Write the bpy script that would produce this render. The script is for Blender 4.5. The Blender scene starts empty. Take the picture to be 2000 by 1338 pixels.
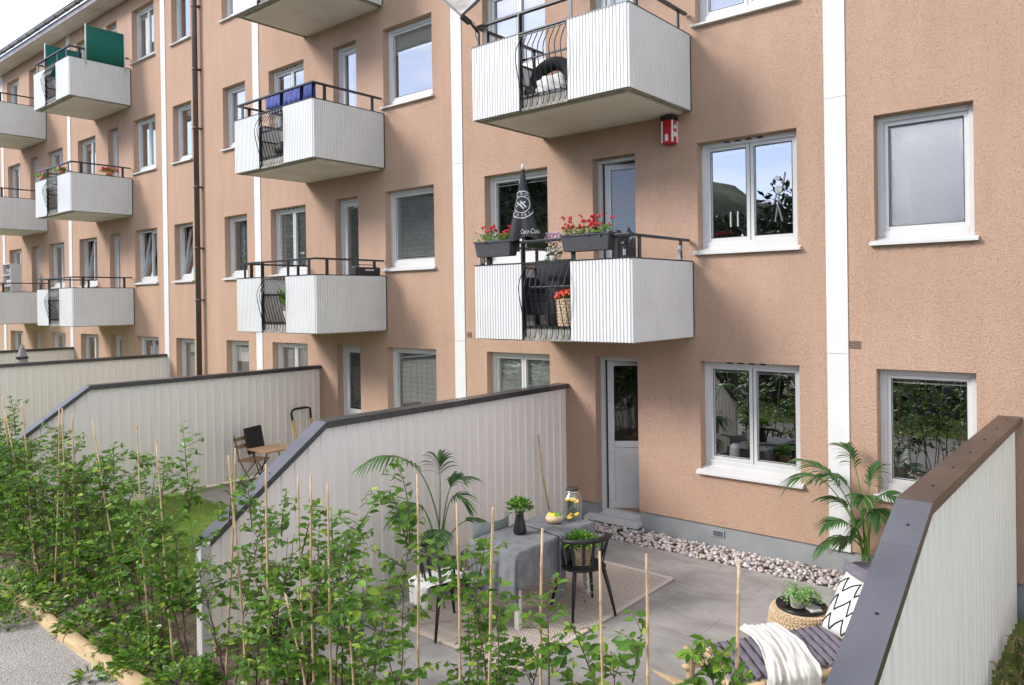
import bpy, math, random
import numpy as np
from mathutils import Vector, Matrix
R = math.radians
scene = bpy.context.scene
col = scene.collection

# ------------------------------------------------------------ camera
CAM = (0.0, -8.498, 3.002)
YAW, PITCH, ROLL = 0.7001270, -0.0031133, -0.0139587
cf = Vector((-math.sin(YAW)*math.cos(PITCH), math.cos(YAW)*math.cos(PITCH), math.sin(PITCH)))
cr = Vector((math.cos(YAW), math.sin(YAW), 0)); cu = cr.cross(cf)
r2 = cr*math.cos(ROLL)+cu*math.sin(ROLL); u2 = -cr*math.sin(ROLL)+cu*math.cos(ROLL)
cd = bpy.data.cameras.new('camera'); cam = bpy.data.objects.new('camera', cd); col.objects.link(cam)
cam.matrix_world = Matrix(((r2.x, u2.x, -cf.x, CAM[0]), (r2.y, u2.y, -cf.y, CAM[1]), (r2.z, u2.z, -cf.z, CAM[2]), (0, 0, 0, 1)))
cd.sensor_width = 36; cd.lens = 1483.8/2000*36; cd.shift_y = -0.039; cd.clip_end = 600; cd.clip_start = .05
scene.camera = cam

# ------------------------------------------------------------ world, sun, exposure
SUNDIR = Vector((-1.02, -1.43, 1.08)).normalized()       # towards the sun
EL = math.asin(SUNDIR.z); ROT = math.atan2(SUNDIR.x, SUNDIR.y)
w = bpy.data.worlds.new('World'); scene.world = w; w.use_nodes = True
nt = w.node_tree; nt.nodes.clear()
N = lambda t: nt.nodes.new(t)
out = N('ShaderNodeOutputWorld'); bg = N('ShaderNodeBackground'); sky = N('ShaderNodeTexSky')
sky.sky_type = 'NISHITA'; sky.sun_disc = False; sky.sun_elevation = EL; sky.sun_rotation = ROT
sky.air_density = 0.35; sky.dust_density = 0.1; sky.altitude = 50
tc = N('ShaderNodeTexCoord'); mp = N('ShaderNodeMapping'); mp.inputs['Scale'].default_value = (1, 1, 3.2); mp.inputs['Location'].default_value = (.9, .4, 0)
no = N('ShaderNodeTexNoise'); no.inputs['Scale'].default_value = 2.6; no.inputs['Detail'].default_value = 7; no.inputs['Roughness'].default_value = .58
ra = N('ShaderNodeValToRGB'); ra.color_ramp.elements[0].position = .50; ra.color_ramp.elements[1].position = .78
ra.color_ramp.elements[0].color = (.26, .26, .26, 1); ra.color_ramp.elements[1].color = (.95, .95, .95, 1)
mx = N('ShaderNodeMixRGB'); mx.inputs['Color2'].default_value = (6.0, 5.65, 5.1, 1)
L = nt.links.new
L(tc.outputs['Generated'], mp.inputs['Vector']); L(mp.outputs['Vector'], no.inputs['Vector']); L(no.outputs['Fac'], ra.inputs['Fac'])
L(ra.outputs['Color'], mx.inputs['Fac']); L(sky.outputs['Color'], mx.inputs['Color1']); L(mx.outputs['Color'], bg.inputs['Color'])
bg.inputs['Strength'].default_value = .15; L(bg.outputs['Background'], out.inputs['Surface'])
sd = bpy.data.lights.new('sun', 'SUN'); sd.energy = 1.1; sd.angle = R(17); sd.color = (1, .96, .9)
so = bpy.data.objects.new('sun', sd); col.objects.link(so); so.rotation_euler = SUNDIR.to_track_quat('Z', 'Y').to_euler()
so.location = (-10, -20, 20)
vs = scene.view_settings; vs.view_transform = 'Standard'; vs.look = 'None'; vs.exposure = 1.76; vs.gamma = 1; vs.use_curve_mapping = False

# ------------------------------------------------------------ materials
def mat(name, c, rough=.6, c2=None, nscale=6, ndetail=4, bump=0, bscale=80, bdist=.01, metal=0, spec=.5, vec='Object', stretch=None, ramp=(.35, .65), coat=0, extra=None):
    m = bpy.data.materials.new(name); m.use_nodes = True
    nt = m.node_tree; b = nt.nodes['Principled BSDF']
    b.inputs['Base Color'].default_value = (*c, 1); b.inputs['Roughness'].default_value = rough; b.inputs['Metallic'].default_value = metal
    b.inputs['Specular IOR Level'].default_value = spec
    if coat: b.inputs['Coat Weight'].default_value = coat
    tc = nt.nodes.new('ShaderNodeTexCoord'); v = tc.outputs[vec]
    if stretch:
        mp = nt.nodes.new('ShaderNodeMapping'); mp.inputs['Scale'].default_value = stretch; nt.links.new(v, mp.inputs['Vector']); v = mp.outputs['Vector']
    if c2:
        n = nt.nodes.new('ShaderNodeTexNoise'); n.inputs['Scale'].default_value = nscale; n.inputs['Detail'].default_value = ndetail
        rr = nt.nodes.new('ShaderNodeValToRGB'); rr.color_ramp.elements[0].position = ramp[0]; rr.color_ramp.elements[1].position = ramp[1]
        rr.color_ramp.elements[0].color = (*c, 1); rr.color_ramp.elements[1].color = (*c2, 1)
        nt.links.new(v, n.inputs['Vector']); nt.links.new(n.outputs['Fac'], rr.inputs['Fac']); nt.links.new(rr.outputs['Color'], b.inputs['Base Color'])
    if bump:
        n = nt.nodes.new('ShaderNodeTexNoise'); n.inputs['Scale'].default_value = bscale; n.inputs['Detail'].default_value = 3
        bp = nt.nodes.new('ShaderNodeBump'); bp.inputs['Strength'].default_value = bump; bp.inputs['Distance'].default_value = bdist
        nt.links.new(v, n.inputs['Vector']); nt.links.new(n.outputs['Fac'], bp.inputs['Height']); nt.links.new(bp.outputs['Normal'], b.inputs['Normal'])
    return m

def stucco():
    m = mat('stucco', (.50, .315, .215), .9, spec=.2); nt = m.node_tree; b = nt.nodes['Principled BSDF']; n = nt.nodes.new; l = nt.links.new
    tc = n('ShaderNodeTexCoord')
    a = n('ShaderNodeTexNoise'); a.inputs['Scale'].default_value = .55; a.inputs['Detail'].default_value = 5
    c = n('ShaderNodeTexNoise'); c.inputs['Scale'].default_value = 38; c.inputs['Detail'].default_value = 3
    mp = n('ShaderNodeMapping'); mp.inputs['Scale'].default_value = (2.2, 2.2, .35); st = n('ShaderNodeTexNoise'); st.inputs['Scale'].default_value = 1.6; st.inputs['Detail'].default_value = 6
    l(tc.outputs['Object'], mp.inputs['Vector']); l(mp.outputs['Vector'], st.inputs['Vector'])
    for t in (a, c): l(tc.outputs['Object'], t.inputs['Vector'])
    ad = n('ShaderNodeMath'); ad.operation = 'ADD'; l(a.outputs['Fac'], ad.inputs[0]); l(st.outputs['Fac'], ad.inputs[1])
    ad2 = n('ShaderNodeMath'); ad2.operation = 'MULTIPLY_ADD'; l(c.outputs['Fac'], ad2.inputs[0]); ad2.inputs[1].default_value = .9; l(ad.outputs[0], ad2.inputs[2])
    r = n('ShaderNodeValToRGB'); e = r.color_ramp.elements; e[0].position = .95/2; e[1].position = 1.95/2
    e[0].color = (.53, .345, .245, 1); e[1].color = (.68, .455, .335, 1)
    h = n('ShaderNodeMath'); h.operation = 'MULTIPLY'; h.inputs[1].default_value = .5; l(ad2.outputs[0], h.inputs[0]); l(h.outputs[0], r.inputs['Fac'])
    # pits of the scratched render
    v = n('ShaderNodeTexVoronoi'); v.inputs['Scale'].default_value = 44; v.inputs['Randomness'].default_value = 1
    dn = n('ShaderNodeTexNoise'); dn.inputs['Scale'].default_value = 24; dn.inputs['Detail'].default_value = 2
    va = n('ShaderNodeVectorMath'); va.operation = 'MULTIPLY_ADD'; va.inputs[1].default_value = (.07, .07, .07)
    l(dn.outputs['Color'], va.inputs[0]); l(tc.outputs['Object'], va.inputs[2]); l(va.outputs[0], v.inputs['Vector'])
    mr = n('ShaderNodeMapRange'); mr.inputs['From Min'].default_value = .08; mr.inputs['From Max'].default_value = .30; l(v.outputs['Distance'], mr.inputs['Value'])
    l(r.outputs['Color'], b.inputs['Base Color'])
    g = n('ShaderNodeTexNoise'); g.inputs['Scale'].default_value = 100; g.inputs['Detail'].default_value = 4; g.inputs['Distortion'].default_value = 1.2; l(tc.outputs['Object'], g.inputs['Vector'])
    s = n('ShaderNodeMath'); s.operation = 'MULTIPLY_ADD'; s.inputs[1].default_value = .45; l(mr.outputs[0], s.inputs[0]); l(g.outputs['Fac'], s.inputs[2])
    bp = n('ShaderNodeBump'); bp.inputs['Strength'].default_value = 1.0; bp.inputs['Distance'].default_value = .021; l(s.outputs[0], bp.inputs['Height']); l(bp.outputs['Normal'], b.inputs['Normal'])
    return m

def glass(name='pane_glass', tint=(.85, .86, .86), boost=2.2, base=.24, rough=0, bump=0):
    m = bpy.data.materials.new(name); m.use_nodes = True; nt = m.node_tree; nt.nodes.clear(); n = nt.nodes.new; l = nt.links.new
    o = n('ShaderNodeOutputMaterial'); mx = n('ShaderNodeMixShader'); t = n('ShaderNodeBsdfTransparent'); g = n('ShaderNodeBsdfGlossy'); f = n('ShaderNodeFresnel')
    t.inputs[0].default_value = (*tint, 1); g.inputs['Roughness'].default_value = rough; g.inputs['Color'].default_value = (.95, .97, 1, 1); f.inputs['IOR'].default_value = 1.5
    k = n('ShaderNodeMath'); k.operation = 'MULTIPLY_ADD'; k.use_clamp = True; k.inputs[1].default_value = boost; k.inputs[2].default_value = base
    ge = n('ShaderNodeNewGeometry'); sb = n('ShaderNodeMath'); sb.operation = 'SUBTRACT'; sb.inputs[0].default_value = 1; l(ge.outputs['Backfacing'], sb.inputs[1]); ml = n('ShaderNodeMath'); ml.operation = 'MULTIPLY'
    l(k.outputs[0], ml.inputs[0]); l(sb.outputs[0], ml.inputs[1])
    l(f.outputs[0], k.inputs[0]); l(ml.outputs[0], mx.inputs[0]); l(t.outputs[0], mx.inputs[1]); l(g.outputs[0], mx.inputs[2]); l(mx.outputs[0], o.inputs[0])
    tc = n('ShaderNodeTexCoord'); w_ = n('ShaderNodeTexNoise'); w_.inputs['Scale'].default_value = 1.3 if not bump else 110; bp = n('ShaderNodeBump'); bp.inputs['Strength'].default_value = .05 if not bump else bump; bp.inputs['Distance'].default_value = .02 if not bump else .01
    l(tc.outputs['Object'], w_.inputs['Vector']); l(w_.outputs['Fac'], bp.inputs['Height']); l(bp.outputs['Normal'], g.inputs['Normal'])
    return m

def leafmat(name, dark, light, yellow, trans=.35):
    m = bpy.data.materials.new(name); m.use_nodes = True; nt = m.node_tree; b = nt.nodes['Principled BSDF']; n = nt.nodes.new; l = nt.links.new
    at = n('ShaderNodeAttribute'); at.attribute_name = 'tint'; r = n('ShaderNodeValToRGB'); e = r.color_ramp.elements
    e[0].position = 0; e[0].color = (*dark, 1); e[1].position = 1; e[1].color = (*yellow, 1); x = e.new(.72); x.color = (*light, 1)
    l(at.outputs['Fac'], r.inputs['Fac']); l(r.outputs['Color'], b.inputs['Base Color']); b.inputs['Roughness'].default_value = .38; b.inputs['Specular IOR Level'].default_value = .5
    t = n('ShaderNodeBsdfTranslucent'); hs = n('ShaderNodeHueSaturation'); hs.inputs['Value'].default_value = 1.5; hs.inputs['Hue'].default_value = .485
    l(r.outputs['Color'], hs.inputs['Color']); l(hs.outputs['Color'], t.inputs['Color'])
    mx = n('ShaderNodeMixShader'); mx.inputs[0].default_value = trans; o = nt.nodes['Material Output']
    l(b.outputs[0], mx.inputs[1]); l(t.outputs[0], mx.inputs[2]); l(mx.outputs[0], o.inputs['Surface'])
    return m

def paver():
    m = mat('patio_stone', (.3, .3, .3), .75, spec=.3); nt = m.node_tree; b = nt.nodes['Principled BSDF']; n = nt.nodes.new; l = nt.links.new
    tc = n('ShaderNodeTexCoord'); mp = n('ShaderNodeMapping'); mp.inputs['Location'].default_value = (.1, .05, 0)
    br = n('ShaderNodeTexBrick'); br.offset = .5; br.inputs['Scale'].default_value = 1; br.inputs['Brick Width'].default_value = 1.2; br.inputs['Row Height'].default_value = .6
    br.inputs['Mortar Size'].default_value = .003; br.inputs['Color1'].default_value = (.305, .297, .287, 1); br.inputs['Color2'].default_value = (.345, .336, .327, 1); br.inputs['Mortar'].default_value = (.2, .195, .19, 1)
    l(tc.outputs['Object'], mp.inputs['Vector']); l(mp.outputs['Vector'], br.inputs['Vector'])
    m2 = n('ShaderNodeMapping'); m2.inputs['Scale'].default_value = (1.1, 1.9, 1); m2.inputs['Rotation'].default_value = (0, 0, .3); l(tc.outputs['Object'], m2.inputs['Vector'])
    a = n('ShaderNodeTexNoise'); a.inputs['Scale'].default_value = 1.4; a.inputs['Detail'].default_value = 8; a.inputs['Roughness'].default_value = .65; a.inputs['Distortion'].default_value = 1.0; l(m2.outputs[0], a.inputs['Vector'])
    r = n('ShaderNodeValToRGB'); e = r.color_ramp.elements; e[0].position = .3; e[0].color = (.72, .70, .68, 1); e[1].position = .66; e[1].color = (1.14, 1.12, 1.09, 1); l(a.outputs['Fac'], r.inputs['Fac'])
    x = n('ShaderNodeMixRGB'); x.blend_type = 'MULTIPLY'; x.inputs[0].default_value = 1; l(br.outputs['Color'], x.inputs[1]); l(r.outputs[0], x.inputs[2]); l(x.outputs[0], b.inputs['Base Color'])
    bp = n('ShaderNodeBump'); bp.inputs['Strength'].default_value = .35; bp.inputs['Distance'].default_value = .01; l(a.outputs['Fac'], bp.inputs['Height']); l(bp.outputs[0], b.inputs['Normal'])
    return m

def gravelmat():
    m = mat('gravel', (.3, .28, .27), .95); nt = m.node_tree; b = nt.nodes['Principled BSDF']; n = nt.nodes.new; l = nt.links.new
    tc = n('ShaderNodeTexCoord'); v = n('ShaderNodeTexVoronoi'); v.inputs['Scale'].default_value = 80; l(tc.outputs['Object'], v.inputs['Vector'])
    a = n('ShaderNodeTexNoise'); a.inputs['Scale'].default_value = 1.1; a.inputs['Detail'].default_value = 6; l(tc.outputs['Object'], a.inputs['Vector'])
    sp = n('ShaderNodeSeparateColor'); l(v.outputs['Color'], sp.inputs[0])
    s = n('ShaderNodeMath'); s.operation = 'MULTIPLY_ADD'; s.inputs[1].default_value = .55; l(sp.outputs[0], s.inputs[0])
    q = n('ShaderNodeMath'); q.operation = 'MULTIPLY'; q.inputs[1].default_value = .6; l(a.outputs['Fac'], q.inputs[0]); l(q.outputs[0], s.inputs[2])
    r = n('ShaderNodeValToRGB'); e = r.color_ramp.elements; e[0].position = .15; e[0].color = (.22, .20, .185, 1); e[1].position = .85; e[1].color = (.44, .41, .385, 1); l(s.outputs[0], r.inputs['Fac']); l(r.outputs[0], b.inputs['Base Color'])
    bp = n('ShaderNodeBump'); bp.invert = True; bp.inputs['Strength'].default_value = .8; bp.inputs['Distance'].default_value = .009; l(v.outputs['Distance'], bp.inputs['Height']); l(bp.outputs[0], b.inputs['Normal'])
    return m
def cladding():
    # sheet cladding: off-white paint with run marks and dirt near the top and bottom edge
    m = mat('white_cladding', (.66, .63, .6), .55, spec=.35); nt = m.node_tree; b = nt.nodes['Principled BSDF']; n = nt.nodes.new; l = nt.links.new
    tc = n('ShaderNodeTexCoord'); mp = n('ShaderNodeMapping'); mp.inputs['Scale'].default_value = (16, 16, .5); l(tc.outputs['Object'], mp.inputs['Vector'])
    a = n('ShaderNodeTexNoise'); a.inputs['Scale'].default_value = 1.5; a.inputs['Detail'].default_value = 5; l(mp.outputs[0], a.inputs['Vector'])
    r = n('ShaderNodeValToRGB'); e = r.color_ramp.elements; e[0].position = .28; e[0].color = (.77, .715, .65, 1); e[1].position = .45; e[1].color = (.85, .80, .74, 1); l(a.outputs['Fac'], r.inputs['Fac'])
    l(r.outputs[0], b.inputs['Base Color'])
    g = n('ShaderNodeTexNoise'); g.inputs['Scale'].default_value = 60; l(mp.outputs[0], g.inputs['Vector'])
    bp = n('ShaderNodeBump'); bp.inputs['Strength'].default_value = .15; bp.inputs['Distance'].default_value = .004; l(g.outputs['Fac'], bp.inputs['Height']); l(bp.outputs[0], b.inputs['Normal'])
    return m

M = dict(
 stucco=stucco(), white=mat('white_paint', (.62, .615, .595), .35, (.57, .565, .55), 3), stripe=mat('white_stripe', (.68, .68, .675), .7, (.63, .63, .62), 2, bump=.3, bscale=60),
 plinth=mat('grey_plinth', (.235, .245, .25), .85, (.30, .31, .31), 3, bump=.5, bscale=70), panel=mat('balcony_panel', (.70, .70, .69), .45, (.66, .655, .64), 2),
 soffit=mat('soffit_paint', (.72, .69, .65), .8, (.58, .54, .49), 1.4, 6, ramp=(.45, .8)), concrete=mat('concrete_edge', (.24, .22, .18), .9, (.40, .38, .34), 9, bump=.4, bscale=40),
 black=mat('black_metal', (.018, .02, .022), .35), dkcap=mat('cap_metal', (.035, .037, .042), .3, (.055, .055, .06), 3, spec=.6), brcap=mat('brown_cap', (.042, .026, .02), .36, (.075, .052, .042), 2.2, spec=.6),
 skycap=mat('cap_sky_sheen', (.085, .088, .105), .42, (.115, .118, .138), 2, spec=.55), clad=cladding(), glass=glass(), frost=glass('frosted_glass', (.45, .47, .56), .6, .20, .17, .5),  # slope caps: sky reflection on the dark metal put into a grey colour
 dark=mat('room_dark', (.05, .05, .048), .9, (.09, .085, .08), 1.5), blind=mat('blind_white', (.78, .78, .77), .5), curtain=mat('curtain', (.62, .62, .6), .9, (.5, .5, .48), 30, stretch=(1, 1, .05)),
 gutter=mat('gutter_zinc', (.20, .165, .16), .4, (.30, .26, .25), 5, metal=.5), pipe=mat('brown_pipe', (.06, .042, .038), .4, (.09, .07, .065), 3), roof=mat('roof_dark', (.08, .07, .065), .8),
 paver=paver(), gravel=gravelmat(), soil=mat('soil', (.11, .08, .06), 1, (.20, .155, .12), 14, bump=1, bscale=30, bdist=.03),
 grassbase=mat('grass_base', (.14, .21, .04), 1, (.22, .30, .06), 5, bump=1, bscale=60, bdist=.03), slab=mat('old_slabs', (.38, .34, .30), .9, (.30, .27, .24), 4, bump=.5, bscale=40),
 timber=mat('light_timber', (.42, .30, .16), .8, (.58, .43, .25), 7, bump=.3, bscale=30, stretch=(.4, 3, 3)), wood=mat('brown_wood', (.30, .17, .09), .6, (.42, .26, .15), 8, stretch=(1, 8, 8)),
 bamboo=mat('bamboo', (.52, .36, .20), .5, (.62, .46, .28), 7, stretch=(1, 1, 3)), cane=mat('cane', (.46, .30, .17), .55, (.60, .43, .26), 9, stretch=(1, 1, 2)),
 stem=mat('stem_bark', (.075, .05, .035), .8, (.12, .085, .055), 20), leaf=leafmat('hornbeam_leaf', (.034, .105, .012), (.14, .29, .03), (.40, .50, .08)),
 palm=leafmat('palm_leaf', (.03, .09, .024), (.075, .18, .045), (.20, .30, .09), .25), fern=leafmat('fern_leaf', (.16, .34, .10), (.30, .50, .18), (.42, .6, .26)),
 herb=leafmat('herb_leaf', (.06, .17, .02), (.16, .34, .05), (.32, .48, .10)), grass=leafmat('grass_blade', (.13, .26, .03), (.26, .42, .06), (.42, .48, .14)), drygrass=leafmat('dry_plant', (.07, .10, .03), (.26, .22, .09), (.46, .33, .17)),
 forest=leafmat('forest_leaf', (.015, .028, .012), (.035, .055, .022), (.09, .12, .05), .1),
 linen=mat('grey_linen', (.155, .16, .17), .95, (.205, .21, .22), 12, bump=.35, bscale=240), linenedge=mat('green_linen', (.16, .19, .18), .95, (.2, .23, .22), 12),
 paint_w=mat('table_white', (.68, .66, .62), .5), matblack=mat('matt_black', (.014, .014, .015), .55), vase=mat('black_ceramic', (.012, .012, .014), .3),
 weave=mat('wicker', (.55, .39, .23), .7, (.74, .58, .40), 60, bump=1, bscale=90, bdist=.01), darkweave=mat('dark_wicker', (.03, .031, .035), .6, (.07, .072, .08), 90, bump=1, bscale=140, bdist=.01),
 rug=mat('rug', (.58, .50, .43), .95), rugdark=mat('rug_thread', (.035, .03, .03), .95), cotton=mat('white_cotton', (.72, .71, .67), .95, (.64, .63, .59), 15, bump=.4, bscale=160),
 mauve=mat('grey_cushion', (.135, .12, .145), .95, (.175, .155, .185), 20, bump=.4, bscale=200), piping=mat('dark_seam', (.02, .018, .022), .9), lemon=mat('lemon', (.85, .58, .05), .45), lime=mat('lime', (.10, .30, .04), .45),
 water=glass('clear_glass', (.90, .93, .88), 1.8, .10), wgreen=mat('dark_lid', (.05, .04, .035), .5), red=mat('flower_red', (.55, .012, .03), .6), orange=mat('flower_orange', (.85, .10, .035), .6), pink=mat('flower_pink', (.7, .45, .6), .6),
 redbox=mat('red_enamel', (.5, .01, .02), .4), steel=mat('steel', (.5, .5, .5), .35, metal=.8), yellow=mat('yellow_plastic', (.75, .42, .05), .5), tyre=mat('tyre_rubber', (.022, .022, .024), .8, bump=.6, bscale=40),
 green=mat('green_fabric', (.003, .105, .075), .85, (.004, .13, .095), 30), blue=mat('blue_towel', (.07, .085, .27), .95, (.11, .13, .36), 14), parasol=mat('parasol_black', (.013, .014, .017), .75, (.02, .021, .025), 8), ink=mat('white_print', (.5, .5, .5), .7),
 greypar=mat('grey_parasol', (.22, .19, .21), .9, (.3, .27, .28), 8), dish=mat('dish_grey', (.30, .26, .24), .6, (.5, .46, .43), 5), terr=mat('terracotta', (.42, .18, .09), .8), stone_pot=mat('stone_pot', (.42, .39, .34), .9, (.52, .49, .44), 12, bump=.5, bscale=60),
 greypot=mat('grey_pot', (.17, .16, .19), .7, (.21, .2, .23), 6), magazine=mat('paper', (.7, .68, .64), .6), cork=mat('broom_straw', (.45, .32, .18), .9, (.58, .44, .27), 40, stretch=(1, 1, .1)), ceram=mat('white_ceramic', (.8, .8, .78), .35),
 glass_low=glass('dark_glass', (.75, .75, .75), 1.0, .03), hill=mat('hill_green', (.03, .04, .02), 1, (.07, .085, .04), .35, 8), rock=mat('pebble', (.40, .33, .30), .8), signal=mat('tool_grey', (.3, .32, .34), .5))

def pebblemat():
    m = M['rock']; nt = m.node_tree; b = nt.nodes['Principled BSDF']; at = nt.nodes.new('ShaderNodeAttribute'); at.attribute_name = 'tint'
    r = nt.nodes.new('ShaderNodeValToRGB'); e = r.color_ramp.elements; e[0].color = (.26, .245, .24, 1); e[1].color = (.68, .65, .61, 1)
    for p, c in ((.3, (.46, .39, .36)), (.55, (.54, .45, .41)), (.75, (.47, .46, .46))): x = e.new(p); x.color = (*c, 1)
    nt.links.new(at.outputs['Fac'], r.inputs['Fac']); nt.links.new(r.outputs[0], b.inputs['Base Color'])
pebblemat()

# ------------------------------------------------------------ mesh helpers
def worldloc(o):
    p = Vector((0, 0, 0))
    while o is not None: p += Vector(o.location); o = o.parent
    return p
class MB:
    def __init__(s): s.v = []; s.f = []; s.m = []; s.t = []
    def add(s, vs, fs, mi=0, tint=0.5):
        k = len(s.v); s.v += [tuple(p) for p in vs]; s.f += [tuple(i+k for i in f) for f in fs]; s.m += [mi]*len(fs); s.t += [tint]*len(vs); return s
    def box(s, x0, x1, y0, y1, z0, z1, mi=0):
        return s.add([(x, y, z) for x in (x0, x1) for y in (y0, y1) for z in (z0, z1)], [(0, 1, 3, 2), (4, 6, 7, 5), (0, 4, 5, 1), (2, 3, 7, 6), (0, 2, 6, 4), (1, 5, 7, 3)], mi)
    def obox(s, c, sz, rot=None, mi=0):
        rot = rot or Matrix.Identity(3); c = Vector(c)
        vs = [c + rot @ Vector((a*sz[0]/2, b*sz[1]/2, d*sz[2]/2)) for a in (-1, 1) for b in (-1, 1) for d in (-1, 1)]
        return s.add(vs, [(0, 1, 3, 2), (4, 6, 7, 5), (0, 4, 5, 1), (2, 3, 7, 6), (0, 2, 6, 4), (1, 5, 7, 3)], mi)
    def bar(s, a, b, wx, wy, up=(0, 0, 1), mi=0):
        a = Vector(a); b = Vector(b); d = (b-a).normalized(); x = d.cross(Vector(up));
        if x.length < 1e-4: x = d.cross(Vector((1, 0, 0)))
        x.normalize(); y = x.cross(d)
        vs = [p + x*i*wx/2 + y*j*wy/2 for p in (a, b) for i, j in ((-1, -1), (1, -1), (1, 1), (-1, 1))]
        return s.add(vs, [(0, 3, 2, 1), (4, 5, 6, 7), (0, 1, 5, 4), (1, 2, 6, 5), (2, 3, 7, 6), (3, 0, 4, 7)], mi)
    def tube(s, pts, r, n=8, mi=0, cap=True, tint=.5):
        pts = [Vector(p) for p in pts]; rs = r if isinstance(r, (list, tuple)) else [r]*len(pts); vs = []; prev = None
        for i, p in enumerate(pts):
            d = (pts[min(i+1, len(pts)-1)]-pts[max(i-1, 0)]); d = d.normalized() if d.length > 1e-9 else Vector((0, 0, 1))
            if prev is None: x = d.cross(Vector((0, 0, 1))); x = x if x.length > .1 else d.cross(Vector((1, 0, 0)))
            else: x = prev - d*prev.dot(d)
            x.normalize(); prev = x; y = d.cross(x)
            vs += [p + (x*math.cos(2*math.pi*k/n)+y*math.sin(2*math.pi*k/n))*rs[i] for k in range(n)]
        fs = [(i*n+k, i*n+(k+1) % n, (i+1)*n+(k+1) % n, (i+1)*n+k) for i in range(len(pts)-1) for k in range(n)]
        if cap: fs += [tuple(range(n))[::-1], tuple((len(pts)-1)*n+k for k in range(n))]
        return s.add(vs, fs, mi, tint)
    def lathe(s, c, prof, n=24, mi=0, sx=1, sy=1):
        vs = [(c[0]+r*math.cos(2*math.pi*k/n)*sx, c[1]+r*math.sin(2*math.pi*k/n)*sy, c[2]+z) for r, z in prof for k in range(n)]
        fs = [(i*n+k, i*n+(k+1) % n, (i+1)*n+(k+1) % n, (i+1)*n+k) for i in range(len(prof)-1) for k in range(n)]
        return s.add(vs, fs, mi)
    def ball(s, c, r, n=12, k=8, mi=0, sc=(1, 1, 1)):
        pr = [(max(1e-4, math.sin(math.pi*i/k)), -math.cos(math.pi*i/k)) for i in range(k+1)]
        vs = [(c[0]+r*a*math.cos(2*math.pi*j/n)*sc[0], c[1]+r*a*math.sin(2*math.pi*j/n)*sc[1], c[2]+r*z*sc[2]) for a, z in pr for j in range(n)]
        return s.add(vs, [(i*n+j, i*n+(j+1) % n, (i+1)*n+(j+1) % n, (i+1)*n+j) for i in range(k) for j in range(n)], mi)
    def grid(s, pts, nu, nv, mi=0):   # pts row-major nv rows of nu
        return s.add(pts, [(j*nu+i, j*nu+i+1, (j+1)*nu+i+1, (j+1)*nu+i) for j in range(nv-1) for i in range(nu-1)], mi)
    def build(s, name, mats, parent=None, smooth=False, tint=False, solid=0, bevel=0, world=True, subd=0, wn=False):
        me = bpy.data.meshes.new(name); off = worldloc(parent) if (world and parent is not None) else Vector((0, 0, 0))
        vs = s.v if off.length == 0 else [(p[0]-off.x, p[1]-off.y, p[2]-off.z) for p in s.v]
        me.from_pydata(vs, [], s.f)
        for m_ in (mats if isinstance(mats, (list, tuple)) else [mats]): me.materials.append(m_)
        me.polygons.foreach_set('material_index', s.m)
        if smooth: me.polygons.foreach_set('use_smooth', [True]*len(s.f))
        if tint: a = me.attributes.new('tint', 'FLOAT', 'POINT'); a.data.foreach_set('value', s.t)
        me.update(); o = bpy.data.objects.new(name, me); col.objects.link(o)
        if parent is not None: o.parent = parent
        if subd: q = o.modifiers.new('s', 'SUBSURF'); q.levels = subd; q.render_levels = subd
        if solid: q = o.modifiers.new('t', 'SOLIDIFY'); q.thickness = solid; q.offset = 0
        if bevel: q = o.modifiers.new('b', 'BEVEL'); q.width = bevel; q.segments = 2; q.limit_method = 'ANGLE'
        return o
def tag(o, label=None, cat=None, group=None, kind=None):
    for k, v in (('label', label), ('category', cat), ('group', group), ('kind', kind)):
        if v: o[k] = v
    return o
def thing(name, label, cat, loc=(0, 0, 0), rz=0, group=None):
    o = bpy.data.objects.new(name, None); o.empty_display_size = .1; col.objects.link(o); o.location = loc; o.rotation_euler = (0, 0, rz)
    return tag(o, label, cat, group)
def copytree(o, parent=None, loc=None, rz=None):
    c = o.copy(); col.objects.link(c)
    if parent is not None: c.parent = parent
    if loc is not None: c.location = loc
    if rz is not None: c.rotation_euler = (0, 0, rz)
    for ch in list(o.children): copytree(ch, c)
    return c
LT = np.array([(0, 0, 0), (.33, 0, -.02), (.68, 0, -.02), (1, 0, -.09), (.27, .23, .05), (.66, .21, .04), (.27, -.23, .05), (.66, -.21, .04)])
LF = [(0, 1, 4), (0, 6, 1), (1, 2, 5, 4), (1, 6, 7, 2), (2, 3, 5), (2, 7, 3)]
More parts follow.
